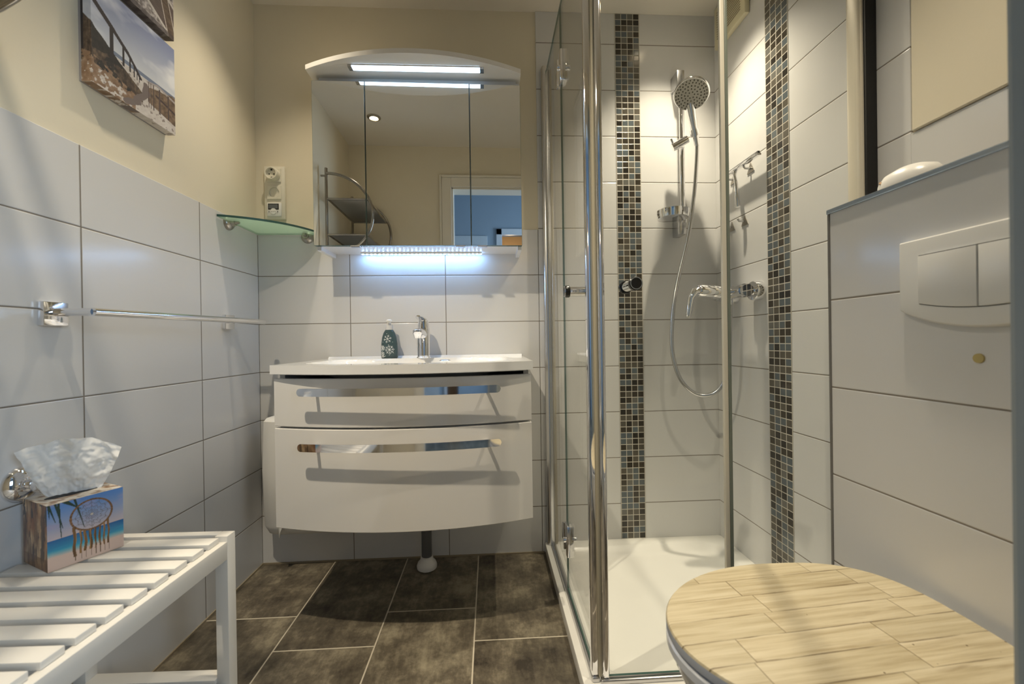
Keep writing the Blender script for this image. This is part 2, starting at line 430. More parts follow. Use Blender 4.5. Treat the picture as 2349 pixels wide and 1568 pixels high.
wn = struct('window_1', MB().box(2.52, 2.58, -3.0, -2.94, .85, 2.1, .004).box(2.52, 2.58, -2.10, -2.04, .85, 2.1, .004).box(2.52, 2.58, -2.94, -2.10, .85, .91, .004).box(2.52, 2.58, -2.94, -2.10, 2.04, 2.1, .004), WHITE_P)
struct('window_pane', MB().box(2.548, 2.552, -2.94, -2.10, .91, 2.04), GLASS, wn)
lp = bpy.data.lights.new('far_room_lamp', 'POINT'); lp.energy = 4; lp.color = (1, .7, .4); lp.shadow_soft_size = .05
lo = bpy.data.objects.new('far_room_lamp', lp); COL.objects.link(lo); lo.location = (1.3, -3.8, 2.0)

# mosaic bands
struct('trim_1', MB().box(1.521, 1.630, -.0016, .002, .045, CEIL - .002), mosaic_mat('mosaic_back', 'X', 1.5225, .0265, .046, .0257))
struct('trim_2', MB().box(XR - .0016, XR + .002, -.447, -.334, .045, CEIL - .002), mosaic_mat('mosaic_right', 'Y', -.4460, .0278, .046, .0257))
# silicone joints at the tray, floor edges
struct('baseboard_back', MB().box(0, 1.183, -.004, 0, 0, .006), SILIC)
struct('baseboard_left', MB().box(0, .004, YR, -.004, 0, .006), SILIC)

# cistern boxing in front of the right wall
XB, YB, ZB = 1.745, -.858, 1.205
bx = struct('wall_cistern', MB().box(XB, XR - .006, YR, YB, 0, ZB - .004), T_ROWS)
struct('trim_3', MB().box(XB - .004, XB + .012, YR, YB + .004, ZB - .008, ZB + .003, .002), mat('trim_steel', (.42, .48, .56, 1), .25, 1))
struct('trim_4', MB().box(XB - .002, XB + .003, YB - .003, YB + .003, 0, ZB - .008, .0008), mat('trim_grey', rgb(112, 110, 106), .5))

# ------------------------------------------------------------------ recessed downlights
def downlight(x, y, label):
    t = thing('downlight', (x, y, CEIL), label, 'ceiling light', 'recessed ceiling downlights')
    MB().lathe([(.026, -.001), (.042, -.001), (.042, -.004), (.036, -.009), (.027, -.010), (.026, -.006)], (x, y, CEIL), seg=36, caps=False).build('trim_ring', NICKEL, t, 40)
    MB().lathe([(.0259, -.0012), (.025, -.004), (.012, -.0055)], (x, y, CEIL), seg=24).build('lamp_face', LAMP_E, t, 40)
    return t
LBL = ['recessed downlight in the ceiling near left wall above glass corner shelf',
       'recessed downlight with glowing lamp seen in the cabinet mirror',
       'recessed downlight in the ceiling above the shower tray',
       'recessed downlight in the ceiling above the toilet']
dl0 = downlight(LAMPS[0][0], LAMPS[0][1], LBL[0])
for (x, y), lb in list(zip(LAMPS, LBL))[1:]: dup(dl0, (x, y, CEIL), lb)
def spot(x, y, watts, angle, blend, tgt=None, rad=.018, col=(1, .87, .66)):
    l = bpy.data.lights.new('downlight_beam', 'SPOT'); l.energy = watts; l.color = col
    l.spot_size = math.radians(angle); l.spot_blend = blend; l.shadow_soft_size = rad
    o = bpy.data.objects.new('downlight_beam', l); COL.objects.link(o); o.location = (x, y, CEIL - .012)
    if tgt: o.rotation_euler = (Vector(tgt) - o.location).to_track_quat('-Z', 'Y').to_euler()
AIM = ((.20, -.38, 0), (.80, -.55, .45), (1.66, -.34, 0), (1.46, -.95, .2))
for (x, y), w, t, an in zip(LAMPS, SPOT_W, AIM, (88, 80, 94, 84)): spot(x, y, w, an, 1.0, t)
spot(LAMPS[2][0], LAMPS[2][1], 3, 44, .12)

# ------------------------------------------------------------------ mirror cabinet
mc = thing('mirror_cabinet', (.697, -.085, 1.275), 'white three-door mirror cabinet with curved lit canopy above the washbasin', 'mirror cabinet')
MB().box(.305, 1.089, -.152, .006, 1.290, 1.926, .001).build('carcass', WHITE_M, mc)
MY = math.radians(.5)
for (a, b) in ((.302, .4965), (.4995, .8925), (.8955, 1.0905)):
    m_ = MB(); m_.box(a, b, -.174, -.154, 1.287, 1.909, .0008, 1)
    for v in m_.bm.verts: v.co.y += (v.co.x - .697) * math.tan(MY) * (1 if v.co.y < -.16 else .6)
    m_.bm.normal_update()
    for f in m_.bm.faces: f.material_index = 0 if (f.calc_area() > .01) else 1
    m_.build('mirror_door', [MIRROR, GEDGE], mc)
for x in (.437, .835, .918):
    MB().box(x, x + .036, -.180, -.160, 1.2815, 1.2868, .001).build('door_grip', CHROME_S, mc)
def bow(x, x0, x1, yc, yb):
    t = (x - (x0 + x1) / 2) / ((x1 - x0) / 2); return yc + (yb - yc) * (1 - t * t)
n = 40
fr_ = [(.290 + .802 * i / n, bow(.290 + .802 * i / n, .290, 1.092, -.200, -.300)) for i in range(n + 1)]
MB().prism(fr_ + [(1.092, -.150), (1.086, .006), (.296, .006), (.290, -.150)], 1.935, 1.952).build('canopy', WHITE_L, mc, 30)
MB().box(.318, 1.076, -.150, 0, 1.926, 1.935).build('canopy_spacer', WHITE_M, mc)
lb_ = MB().box(.4535, .9515, -.2345, -.2035, 1.9325, 1.9352, .001).build('light_bar', CHROME_S, mc)
for a in (.4535, .9370): MB().box(a, a + .0145, -.2335, -.2045, 1.9290, 1.9330, .001).build('end_cap', CHROME_S, lb_)
MB().box(.468, .937, -.2315, -.2065, 1.9292, 1.9330, .0015).build('diffuser', LED_E, lb_)
for a in (.303, 1.075): MB().box(a, a + .016, -.150, .006, 1.274, 1.291, .001).build('side_panel', WHITE_M, mc)
ls = MB().box(.432, .930, -.038, -.026, 1.284, 1.2905).build('led_strip', WHITE_P, mc)
m_ = MB()
for k in range(30): x = .437 + k * .0168; m_.box(x, x + .006, -.0350, -.0290, 1.2825, 1.2842)
m_.build('led_row', LED_DOT, ls)

# ------------------------------------------------------------------ vanity
VX0, VX1 = .297, 1.088
va = thing('vanity_unit', (.692, -.25, .350), 'glossy white bow-fronted two-drawer vanity unit hanging under the washbasin', 'bathroom cabinet')
def bowed(x0, x1, yc, yb, yback, z0, z1, th=None, nn=36, bev=.002):
    f = [(x0 + (x1 - x0) * i / nn, bow(x0 + (x1 - x0) * i / nn, x0, x1, yc, yb)) for i in range(nn + 1)]
    if th: back = [(x, y + th) for x, y in reversed(f)]
    else: back = [(x1, yback), (x0, yback)]
    m = MB(); P_ = f + back
    def ring(z, ins): return [(x + (ins if x < .69 else -ins) * (1 if abs(x - x0) < 1e-6 or abs(x - x1) < 1e-6 else 0), y + (ins if i <= nn else 0), z) for i, (x, y) in enumerate(P_)]
    m.loft([ring(z0, bev), ring(z0 + bev, 0), ring(z1 - bev, 0), ring(z1, bev)])
    return m
bowed(VX0 + .006, VX1 - .006, -.448, -.510, .0, .352, .762, bev=0).build('carcass', WHITE_L, va, 30)
for a in (VX0 + .006, VX1 - .022): MB().box(a, a + .016, -.446, 0, .762, .8212).build('side_panel', WHITE_L, va)
def drawer(z0, z1, hz):
    d = bowed(VX0, VX1, -.470, -.534, 0, z0, z1, .020).build('drawer', WHITE_L, va, 40)
    hm = MB(); hw = .0115; nn = 30; x0, x1 = .394, .990
    P_ = []
    for i in range(nn + 1):
        t = i / nn; x = x0 + (x1 - x0) * t
        y = bow(x, VX0, VX1, -.470, -.534) - .034
        P_.append((x, y))
    rings = []
    for i, (x, y) in enumerate(P_):
        e = min(x - x0, x1 - x); h = hw * (1 if e >= hw else math.sqrt(max(1e-4, 1 - (1 - e / hw) ** 2)))
        rings.append([(x, y, hz - h), (x, y - .006, hz - h), (x, y - .006, hz + h), (x, y, hz + h)])
    # rounded ends need a few extra rings
    ends = []
    for s, (xe) in ((1, x0), (-1, x1)):
        L = []
        for k in range(1, 6):
            e = hw * k / 6; x = xe + s * e; y = bow(x, VX0, VX1, -.470, -.534) - .034; h = hw * math.sqrt(1 - (1 - e / hw) ** 2)
            L.append([(x, y, hz - h), (x, y - .006, hz - h), (x, y - .006, hz + h), (x, y, hz + h)])
        ends.append(L)
    rings = [rings[0]] + ends[0] + rings[1:-1] + list(reversed(ends[1])) + [rings[-1]]
    hm.loft(rings)
    for x in (.440, .944):
        y = bow(x, VX0, VX1, -.470, -.534)
        hm.cyl((x, y - .036, hz), (x, y + .004, hz), .005, 12)
    hm.build('handle', CHROME, d, 40)
drawer(.666, .812, .775)
drawer(.354, .660, .614)

# washbasin: rim, trough and deck
ba = thing('washbasin', (.692, -.25, .822), 'white ceramic bow-fronted washbasin on the vanity unit', 'washbasin')
BX0, BX1 = .289, 1.094
def basin_front(x): return bow(x, BX0, BX1, -.478, -.560)
def basin_pt(u, v):
    x = BX0 + (BX1 - BX0) * u; yf = basin_front(x); y = yf + (-.001 - yf) * v
    z = .853
    # bowl depression
    ex = abs(x - .692) / .335; yc = -.285; ey = abs(y - yc) / .190
    r = (ex ** 4 + ey ** 4) ** .25
    if r < 1: z -= .085 * (1 - r ** 3) ** .8
    if y > -.022: z += .008
    return Vector((x, y, z))
nu, nv = 80, 60
m_ = MB(); m_.grid(basin_pt, nu, nv)
edge = [basin_pt(i / nu, 0) for i in range(nu + 1)] + [basin_pt(1, j / nv) for j in range(1, nv + 1)] + [basin_pt(1 - i / nu, 1) for i in range(1, nu + 1)] + [basin_pt(0, 1 - j / nv) for j in range(1, nv)]
low = [Vector((p.x, p.y, .826)) for p in edge]
m_.loft([low, edge], caps=False)
bot = bowed(BX0 + .02, BX1 - .02, -.46, -.53, -.002, .822, .828, bev=0)
m_.mi = 0
m_.merge(bot.bm)
bmesh.ops.remove_doubles(m_.bm, verts=m_.bm.verts, dist=1e-5)
m_.build('bowl', CERAM, ba, 50)
pl_ = MB().lathe([(.004, -.06), (.004, 0), (.019, .0), (.021, .004), (.016, .008), (.001, .009)], (.800, -.300, .846), seg=28).build('drain_plug', CHROME, ba, 40)

# basin mixer tap
fa = thing('basin_tap', (.690, -.075, .853), 'chrome single-lever mixer tap at the back of the washbasin', 'tap')
m_ = MB().lathe([(.029, 0), (.029, .003), (.0255, .006), (.0255, .117), (.0245, .119), (.0240, .121), (.0205, .146), (.0180, .153)], (.690, -.075, .853), seg=36)
m_.build('tap_body', CHROME, fa, 35)
m_ = MB(); m_.tube([(.690, -.085, .945), (.688, -.115, .955), (.684, -.155, .958), (.683, -.172, .955)], [.018, .017, .0155, .0145], 20)
m_.lathe([(.0135, .022), (.0185, .018), (.0185, .004), (.0155, 0), (.013, -.012), (.011, -.013)], (.683, -.170, .945), seg=24)
m_.build('spout', CHROME, fa, 40)
m_ = MB(); R_ = []
for (y, z, w, h) in ((-.054, 1.004, .012, .006), (-.062, 1.007, .017, .007), (-.090, 1.011, .020, .007), (-.125, 1.014, .018, .005), (-.155, 1.017, .014, .0035), (-.166, 1.018, .007, .0025)):
    R_.append([(.686 + w * math.cos(t), y, z + h * math.sin(t)) for t in [2 * PI * k / 16 for k in range(16)]])
m_.loft(R_); m_.build('lever', CHROME, fa, 50)

# soap dispenser
sd = thing('soap_dispenser', (.557, -.060, .853), 'dark teal soap pump bottle with white snowflakes on the washbasin', 'soap dispenser')
def ell(cx, cy, z, a, b, nn=32): return [(cx + a * math.cos(2 * PI * k / nn), cy + b * math.sin(2 * PI * k / nn), z) for k in range(nn)]
sx, sy = .549, -.060
prof = [(0, .030, .019), (.003, .0335, .0215), (.030, .0338, .022), (.060, .0325, .0215), (.085, .029, .020), (.103, .0235, .0175), (.113, .0175, .015), (.116, .0150, .0145)]
MB().loft([ell(sx, sy, .853 + z, a, b) for z, a, b in prof]).build('bottle', mat('teal_plastic', rgb(64, 84, 88), .3), sd, 50)
MB().lathe([(.0150, .116), (.0158, .118), (.0158, .134), (.0150, .136)], (sx, sy, .853), seg=28).build('collar', mat('grey_collar', (.62, .62, .63, 1), .35), sd, 40)
MB().lathe([(.008, .136), (.008, .148), (.0125, .150), (.0120, .155), (.006, .159)], (sx, sy, .853), seg=24).box(sx - .005, sx + .005, sy - .03, sy, 1.003, 1.0085, .002).build('pump', WHITE_P, sd, 40)
m_ = MB()
def bottle_y(dx, z):
    for (z0, a0, b0), (z1, a1, b1) in zip(prof, prof[1:]):
        if z0 <= z <= z1:
            t = (z - z0) / (z1 - z0); a = a0 + (a1 - a0) * t; b = b0 + (b1 - b0) * t
            return sy - b * math.sqrt(max(0, 1 - (dx / a) ** 2)) - .0003
    return sy - .02
def flake(cx, cz, r, arms, rot):
    for k in range(arms):
        a = rot + 2 * PI * k / arms
        segs = [((0, 0), (r, 0), .0009), ((.55 * r, 0), (.8 * r, .25 * r), .0008), ((.55 * r, 0), (.8 * r, -.25 * r), .0008)]
        for (p, q, w) in segs:
            P = []
            for i in range(5):
                t = i / 4; du = p[0] + (q[0] - p[0]) * t; dv = p[1] + (q[1] - p[1]) * t
                dx = cx + du * math.cos(a) - dv * math.sin(a); dz = cz + du * math.sin(a) + dv * math.cos(a)
                if abs(dx) > .030 or dz < .004: continue
                P.append((sx + dx, bottle_y(dx, dz), .853 + dz))
            if len(P) > 1: m_.tube(P, w * .8, 5)
flake(-.003, .079, .017, 6, .25); flake(.005, .035, .019, 8, .1); flake(-.024, .042, .011, 8, .3); flake(-.024, .020, .009, 6, .7); flake(-.022, .007, .008, 6, .2)
for dx, dz in ((.001, .055), (.017, .066), (.020, .022), (.004, .014), (-.012, .010), (-.022, .066), (.013, .048), (-.006, .100)):
    m_.lathe([(.0012, 0), (.0008, .0006)], (sx + dx, bottle_y(dx, dz), .853 + dz), (0, -1, 0), 8)
m_.build('snowflake_print', mat('snow_white', (.8, .82, .82, 1), .5), sd)

# waste pipe to the floor
dp = thing('waste_pipe', (.692, -.088, 0), 'grey waste pipe with white floor collar under the vanity unit', 'pipe')
MB().cyl((.692, -.088, .02), (.692, -.088, .352), .0205, 28).build('pipe', GREYPIPE, dp, 40)
MB().lathe([(.030, 0), (.0395, .006), (.0405, .016), (.036, .028), (.027, .036), (.024, .052), (.021, .053)], (.692, -.088, 0), seg=36).build('floor_collar', WHITE_P, dp, 40)

# wall fan heater behind the vanity
fh = thing('wall_heater', (.165, -.06, .15), 'white wall heater in the back left corner, half hidden by the vanity unit', 'heater')
def heat_ring(z, x0, x1, d, nn=16):
    f = [(x0 + (x1 - x0) * i / nn, -d * (1 - (abs(2 * i / nn - 1)) ** 5 * .18), z) for i in range(nn + 1)]
    return f + [(x1, 0, z), (x0, 0, z)]
MB().loft([heat_ring(.155, .085, .320, .070), heat_ring(.152 + .012, .072, .335, .095), heat_ring(.20, .060, .345, .112), heat_ring(.42, .056, .349, .118), heat_ring(.610, .056, .349, .100), heat_ring(.622, .062, .343, .085)]).build('heater_body', WHITE_P, fh, 45)
MB().plate([(.118, -.116, .360), (.200, -.121, .360), (.200, -.121, .345), (.132, -.116, .180), (.126, -.110, .158)], (0, -1, 0), .006).build('front_panel', mat('heater_panel', (.74, .73, .70, 1), .3), fh)
MB().box(.135, .200, -.129, -.126, .285, .335, .002).build('outlet_grille', DARK, fh)

# glass corner shelf
gs = thing('glass_corner_shelf', (.08, -.08, 1.371), 'frosted green glass corner shelf left of the mirror cabinet', 'shelf')
arc = []
for i in range(25):
    t = i / 24
    a = Vector((.004, -.262)); b = Vector((.268, -.004)); c = Vector((.215, -.200))
    p = (1 - t) ** 2 * a + 2 * t * (1 - t) * c + t * t * b; arc.append((p.x, p.y))
poly = [(.003, -.003)] + arc
m_ = MB(); m_.prism(poly, 1.371, 1.379); m_.bm.normal_update()
for f in m_.bm.faces: f.material_index = 0 if abs(f.normal.z) > .5 else 1
m_.build('glass_pane', [FROST, GEDGE], gs, 40)
for c, ax in (((0, -.195, 1.366), (1, 0, 0)), ((.205, 0, 1.362), (0, -1, 0))):
    a = Vector(ax); m_ = MB(); cc = Vector(c)
    m_.lathe([(.026, 0), (.0255, .006), (.021, .013), (.012, .017), (.011, .028)], cc, ax, 28)
    e = cc + a * .03
    m_.tube([cc + a * .012 + Vector((0, 0, .003)), e + Vector((0, 0, .001)), e + a * .012 + Vector((0, 0, .003))], [.008, .007, .005], 12)
    m_.lathe([(.010, .0), (.010, .006)], e + Vector((0, 0, .014)), (0, 0, 1), 16)
    m_.build('shelf_clip', NICKEL, gs, 40)

# socket panel
sp = thing('socket_panel', (.075, 0, 1.545), 'cream three-gang wall panel with two sockets and a thermostat display', 'wall socket')
MB().box(.034, .117, -.008, .006, 1.436, 1.656, .003).build('panel_frame', CREAM_P, sp, 40)
def socket(cz, out):
    nn = 40; cx = .0755; y0 = -.0125
    def sq(h, y):
        P_ = []
        for k in range(nn):
            t = 2 * PI * k / nn; c, q = math.cos(t), math.sin(t); m = max(abs(c), abs(q)); P_.append((cx + h * c / m, y, cz + h * q / m))
        return P_
    def ci(r, y, dx=0, dz=0): return [(cx + r * math.cos(2 * PI * k / nn), y, cz + r * math.sin(2 * PI * k / nn)) for k in range(nn)]
    R_ = [sq(.028, -.006), sq(.028, y0 + .001), sq(.027, y0)]
    if out: R_ += [ci(.0265, y0), ci(.0265, y0 - out + .003), ci(.0245, y0 - out)]
    R_ += [ci(.0205, y0 - out), ci(.0195, y0 - out + .010)]
    yw = y0 - out + .010
    s = MB().loft(R_).build('socket_insert', CREAM_P, sp, 35)
    m = MB()
    for dx in (-.0095, .0095): m.cyl((cx + dx, yw - .0006, cz - .002), (cx + dx, yw + .001, cz - .002), .0027, 12)
    m.box(cx - .003, cx + .003, yw - .002, yw + .001, cz + .012, cz + .0190).box(cx - .003, cx + .003, yw - .002, yw + .001, cz - .0190, cz - .014)
    m.build('contact_holes', DARK, s)
socket(1.617, .026); socket(1.546, 0)
th_ = MB().box(.0475, .1035, -.0135, -.006, 1.447, 1.503, .0015).build('thermostat', WHITE_P, sp, 40)
MB().box(.0515, .0945, -.0145, -.0125, 1.474, 1.499, .0008).build('display_frame', BLACK, th_)
MB().box(.0550, .0910, -.0150, -.0140, 1.478, 1.496).build('display', LCD, th_)
MB().lathe([(.0125, 0), (.012, .002), (.001, .0024)], (.073, -.0135, 1.467), (0, -1, 0), 28).build('button_ring', WHITE_P, th_, 40)
m_ = MB()
for x in (.0555, .0660, .0730, .0800, .0905): m_.box(x - .0016, x + .0016, -.0162, -.0130, 1.4645, 1.4660)
m_.box(.0898, .0912, -.0162, -.0130, 1.4636, 1.4669)
m_.build('button_symbols', BLACK, th_)

# ------------------------------------------------------------------ painted prints
def lerp(a, b, t): return tuple(x + (y - x) * t for x, y in zip(a, b))
def clamp(t): return max(0., min(1., t))
def hash2(i, j, s=0):
    n = math.sin(i * 127.1 + j * 311.7 + s * 74.7) * 43758.5453; return n - math.floor(n)
def vnoise(x, y, s=0):
    i, j = math.floor(x), math.floor(y); fx, fy = x - i, y - j; fx = fx * fx * (3 - 2 * fx); fy = fy * fy * (3 - 2 * fy)
    a = hash2(i, j, s); b = hash2(i + 1, j, s); c = hash2(i, j + 1, s); d = hash2(i + 1, j + 1, s)
    return (a + (b - a) * fx) * (1 - fy) + (c + (d - c) * fx) * fy
def fbm(x, y, s=0, o=4):
    t = 0; a = .5
    for _ in range(o): t += a * vnoise(x, y, s); x *= 2.03; y *= 2.03; a *= .5
    return t
def segd(px, py, ax, ay, bx, by):
    dx, dy = bx - ax, by - ay; t = clamp(((px - ax) * dx + (py - ay) * dy) / (dx * dx + dy * dy + 1e-12))
    return math.hypot(px - ax - t * dx, py - ay - t * dy), t
def beach_path(u, v):
    # u 0..1 left-right, v 0..1 bottom-top : path through the dunes to the sea
    sky = lerp((212, 214, 218), (128, 138, 172), clamp((v - .42) / .55))
    cl = fbm(u * 3 + 1, v * 5, 3); sky = lerp(sky, (232, 232, 234), clamp((cl - .48) * 3.2))
    c = sky
    if .40 < v < .445: c = (120, 130, 150)
    ridge = .66 - .46 * clamp(u / .62) ** .8 + .03 * fbm(u * 14, 3, 5)
    rr = .30 + .12 * clamp((u - .62) / .35) + .03 * fbm(u * 18, 6, 8)
    gr = fbm(u * 30, v * 34, 9); grs = fbm(u * 60, v * 18, 4)
    if v < .40:
        c = lerp((190, 180, 172), (222, 216, 210), fbm(u * 22, v * 30, 2))
        if fbm(u * 26, v * 40, 12) > .62: c = (150, 138, 130)
    if u < .60 and v < ridge and v > .40 - .62 * u * .3 - .20 + .25 * (u > .45) * (u - .45):
        c = lerp((46, 38, 34), (150, 126, 102), clamp(gr * .8 + grs * .8 - .36))
        if fbm(u * 7, v * 7, 21) > .47 and u > .10: c = lerp(c, (36, 36, 36), .75)
    if u < .52 and v < .30 - .28 * u and fbm(u * 30, v * 30, 7) > .42: c = lerp((112, 84, 62), (176, 152, 128), gr)
    if u > .66 and v < rr and v > .10 + .22 * (1 - u): c = lerp((82, 66, 54), (158, 134, 110), clamp(gr * 1.3 - .1))
    # footprints shadow
    for (ax, ay, bx, by) in ((.52, .10, .66, .26), (.42, .03, .55, .10), (.62, .22, .64, .33)):
        d, t = segd(u, v, ax, ay, bx, by)
        if d < .020 + .02 * fbm(u * 30, v * 30, 6): c = (120, 108, 104)
    # left fence
    top = [(0, .80), (.10, .80), (.30, .645), (.44, .53), (.52, .44), (.58, .36)]
    for (a, b) in zip(top, top[1:]):
        d, t = segd(u, v, a[0], a[1], b[0], b[1])
        if d < .024 * (1 - a[0]) + .003: c = (52, 44, 46)
    for (px, pt, pb, w) in ((.005, .80, .3, .02), (.285, .66, .34, .018), (.40, .56, .36, .010), (.465, .50, .35, .008), (.51, .45, .33, .006), (.54, .42, .32, .005), (.565, .39, .31, .004)):
        if abs(u - px) < w and pb < v < pt: c = (48, 42, 44)
    # right fence
    for (a, b) in (((.66, .385), (.78, .42)), ((.78, .42), (1.0, .375)), ((.76, .30), (1.0, .24))):
        d, t = segd(u, v, *a, *b)
        if d < .012: c = (170, 160, 156) if v > .36 else (74, 60, 58)
    for px, w in ((.67, .004), (.695, .005), (.725, .006), (.80, .009), (.91, .012)):
        if abs(u - px) < w and .12 < v < .40: c = (92, 78, 74)
    return c
def boat_scene(u, v):
    c = lerp((150, 150, 160), (206, 206, 210), clamp(v))
    if v < .62:
        c = lerp((96, 88, 86), (214, 206, 204), clamp(fbm(u * 40, v * 44, 3) * 1.9 - .45))
    d, t = segd(u, v, .30, .62, 1.1, .12)
    if d < .18 and v < .85: c = lerp((70, 56, 54), (104, 90, 86), fbm(u * 10, v * 30, 5))
    if .15 < d < .18: c = (196, 190, 184)
    d, t = segd(u, v, .72, 1.0, .98, .0)
    if d < .045: c = lerp((60, 46, 38), (122, 102, 84), fbm(u * 20, v * 50, 7))
    if .045 < d < .056: c = (190, 180, 172)
    if v < .05: c = lerp(c, (60, 52, 56), .6)
    return c
def dream(u, v):
    c = lerp((206, 186, 184), (92, 140, 206), clamp((v - .42) / .55))
    c = lerp(c, (168, 158, 190), clamp((fbm(u * 4, v * 9, 2) - .5) * 3) * clamp((v - .4) * 4))
    if v < .46:
        c = lerp((24, 96, 156), (56, 160, 190), clamp((.46 - v) / .2) + .3 * (fbm(u * 5, v * 40, 5) - .5))
        c = lerp(c, (216, 190, 176), clamp((.27 - v + .05 * fbm(u * 6, 2, 1)) / .10))
    for k, (ax, ay, bx, by) in enumerate(((.02, 1., .10, .72), (.10, 1., .19, .60), (.14, .99, .17, .46), (.02, 1, .03, .8), (.2, 1., .42, .83), (.24, 1, .40, .84), (.34, 1., .46, .52))):
        d, t = segd(u, v, ax, ay, bx, by)
        if d < .012 * (1 - t) + .004: c = (44, 66, 58)
    cx, cy, rx, ry = .56, .695, .275, .235
    e = math.hypot((u - cx) / rx, (v - cy) / ry); a = math.atan2(v - cy, u - cx)
    if e < 1:
        web = min(abs(math.sin(a * 6)) * e, abs(math.sin(a * 6 + 1.0 + e * 2)) * e)
        if web < .035: c = lerp(c, (96, 86, 84), .75)
        for q in (.28, .5, .74):
            if abs(e - q - .05 * math.cos(a * 12)) < .018: c = lerp(c, (104, 94, 92), .6)
        if e < .08: c = (200, 190, 180)
    if abs(e - 1) < .055: c = lerp((92, 66, 48), (150, 112, 80), vnoise(a * 30, 1, 2))
    for k, px in enumerate((.33, .41, .47, .54, .60, .66, .72, .78)):
        tp = cy - ry * math.sqrt(max(0, 1 - ((px - cx) / rx) ** 2)); bt = .10 + .06 * hash2(k, 2)
        w = .010 + .016 * hash2(k, 5)
        if abs(u - px - .008 * math.sin(v * 20 + k)) < w and bt < v < tp: c = lerp((84, 54, 26), (186, 142, 88), vnoise(u * 90, v * 6, k))
        if abs(u - px - .008) < .004 and v < tp and v > .04: c = (96, 70, 44)
    return c
def bark(u, v):
    f = fbm(u * 9 + .6 * fbm(u * 3, v * 4, 3), v * 2.2, 11); k = fbm(u * 22, v * 4, 14)
    c = lerp((86, 54, 30), (226, 196, 152), clamp((f - .28) * 2.6))
    c = lerp(c, (146, 86, 44), clamp((fbm(u * 5, v * 3, 22) - .5) * 3))
    if k > .58: c = lerp(c, (58, 40, 28), .7)
    if fbm(u * 5 + 1, v * 2.4, 31) > .60 and v > .35: c = lerp(c, (42, 36, 40), .85)
    if v < .18: c = lerp(c, (110, 72, 36), .5)
    return c
def driftwood(u, v):
    f = fbm(u * 12 + v * 6, v * 10, 41)
    c = lerp((232, 222, 206), (150, 112, 76), clamp((f - .46) * 5))
    return c
def painted(name, o, du, dv, nu, nv, fn, m, parent, nrm, warp=None):
    me = bpy.data.meshes.new(name); off = root_loc(parent); o = Vector(o); du = Vector(du); dv = Vector(dv)
    vs = []; fs = []
    for j in range(nv + 1):
        for i in range(nu + 1): vs.append(o + du * (i / nu) + dv * (j / nv) - off)
    for j in range(nv):
        for i in range(nu):
            a = j * (nu + 1) + i; fs.append((a, a + 1, a + nu + 2, a + nu + 1))
    if du.cross(dv).dot(Vector(nrm)) < 0: fs = [tuple(reversed(f)) for f in fs]
    me.from_pydata([tuple(v) for v in vs], [], fs); me.update()
    ca = me.color_attributes.new('print', 'BYTE_COLOR', 'POINT')
    buf = []
    for j in range(nv + 1):
        for i in range(nu + 1):
            c = fn(i / nu, j / nv); buf += [clamp(c[0] / 255), clamp(c[1] / 255), clamp(c[2] / 255), 1.0]
    ca.data.foreach_set('color_srgb', buf)
    me.materials.append(m)
    ob = bpy.data.objects.new(name, me); COL.objects.link(ob); ob.parent = parent
    return ob
def canvas(z0, z1, y0, y1, fn, label, name='canvas_print'):
    t = thing(name, (0, (y0 + y1) / 2, (z0 + z1) / 2), label, 'picture')
    d = .0235
    MB().box(-.006, d - .0006, y0 + .0006, y1 - .0006, z0 + .0006, z1 - .0006).build('stretched_canvas', mat('canvas_edge', rgb(150, 146, 146), .7), t)
    k = .10
    painted('front_print', (d, y0, z0), (0, y1 - y0, 0), (0, 0, z1 - z0), 220, 220, lambda u, v: fn(k + (1 - k) * u, v), PRINT, t, (1, 0, 0))
    painted('side_print', (0, y0, z0), (d, 0, 0), (0, 0, z1 - z0), 20, 200, lambda u, v: fn(k * u, v), PRINT, t, (0, -1, 0))
    painted('bottom_print', (0, y0, z0), (d, 0, 0), (0, y1 - y0, 0), 10, 120, lambda u, v: fn(v, .02 + .03 * u), PRINT, t, (0, 0, -1))
canvas(1.549, 1.806, -.735, -.475, beach_path, 'square canvas picture of a fenced beach path on the left wall')
canvas(1.832, 2.089, -.735, -.475, boat_scene, 'square canvas picture above the beach path one, cut off by the top edge')

# ------------------------------------------------------------------ towel rail and hook on the left wall
tr = thing('towel_rail', (0, -.5, .99), 'chrome towel rail on two square wall plates on the left tiled wall', 'towel rail')
TX = .092
for y, z in ((-.815, .990), (-.212, 1.000)):
    pm = MB().box(0, .014, y - .026, y + .026, z - .026, z + .026, .0015).build('base_plate', CHROME, tr, 30)
    MB().cyl((.010, y, z + .004), (TX, y, z + .004), .0085, 20).build('support_arm', CHROME, pm, 40)
MB().cyl((TX, -.820, .9935), (TX, -.132, 1.0035), .0095, 24).build('rail_bar', CHROME, tr, 40)
th2 = thing('towel_hook', (0, -.878, .640), 'round chrome wall hook behind the tissue box', 'hook')
MB().lathe([(.036, 0), (.036, .003), (.030, .012), (.020, .018), (.012, .020)], (0, -.878, .640), (1, 0, 0), 36).build('rosette', CHROME, th2, 50)
MB().lathe([(.010, .018), (.010, .030), (.016, .034), (.018, .042), (.014, .050), (.001, .052)], (0, -.878, .640), (1, 0, 0), 28).build('knob', CHROME, th2, 50)

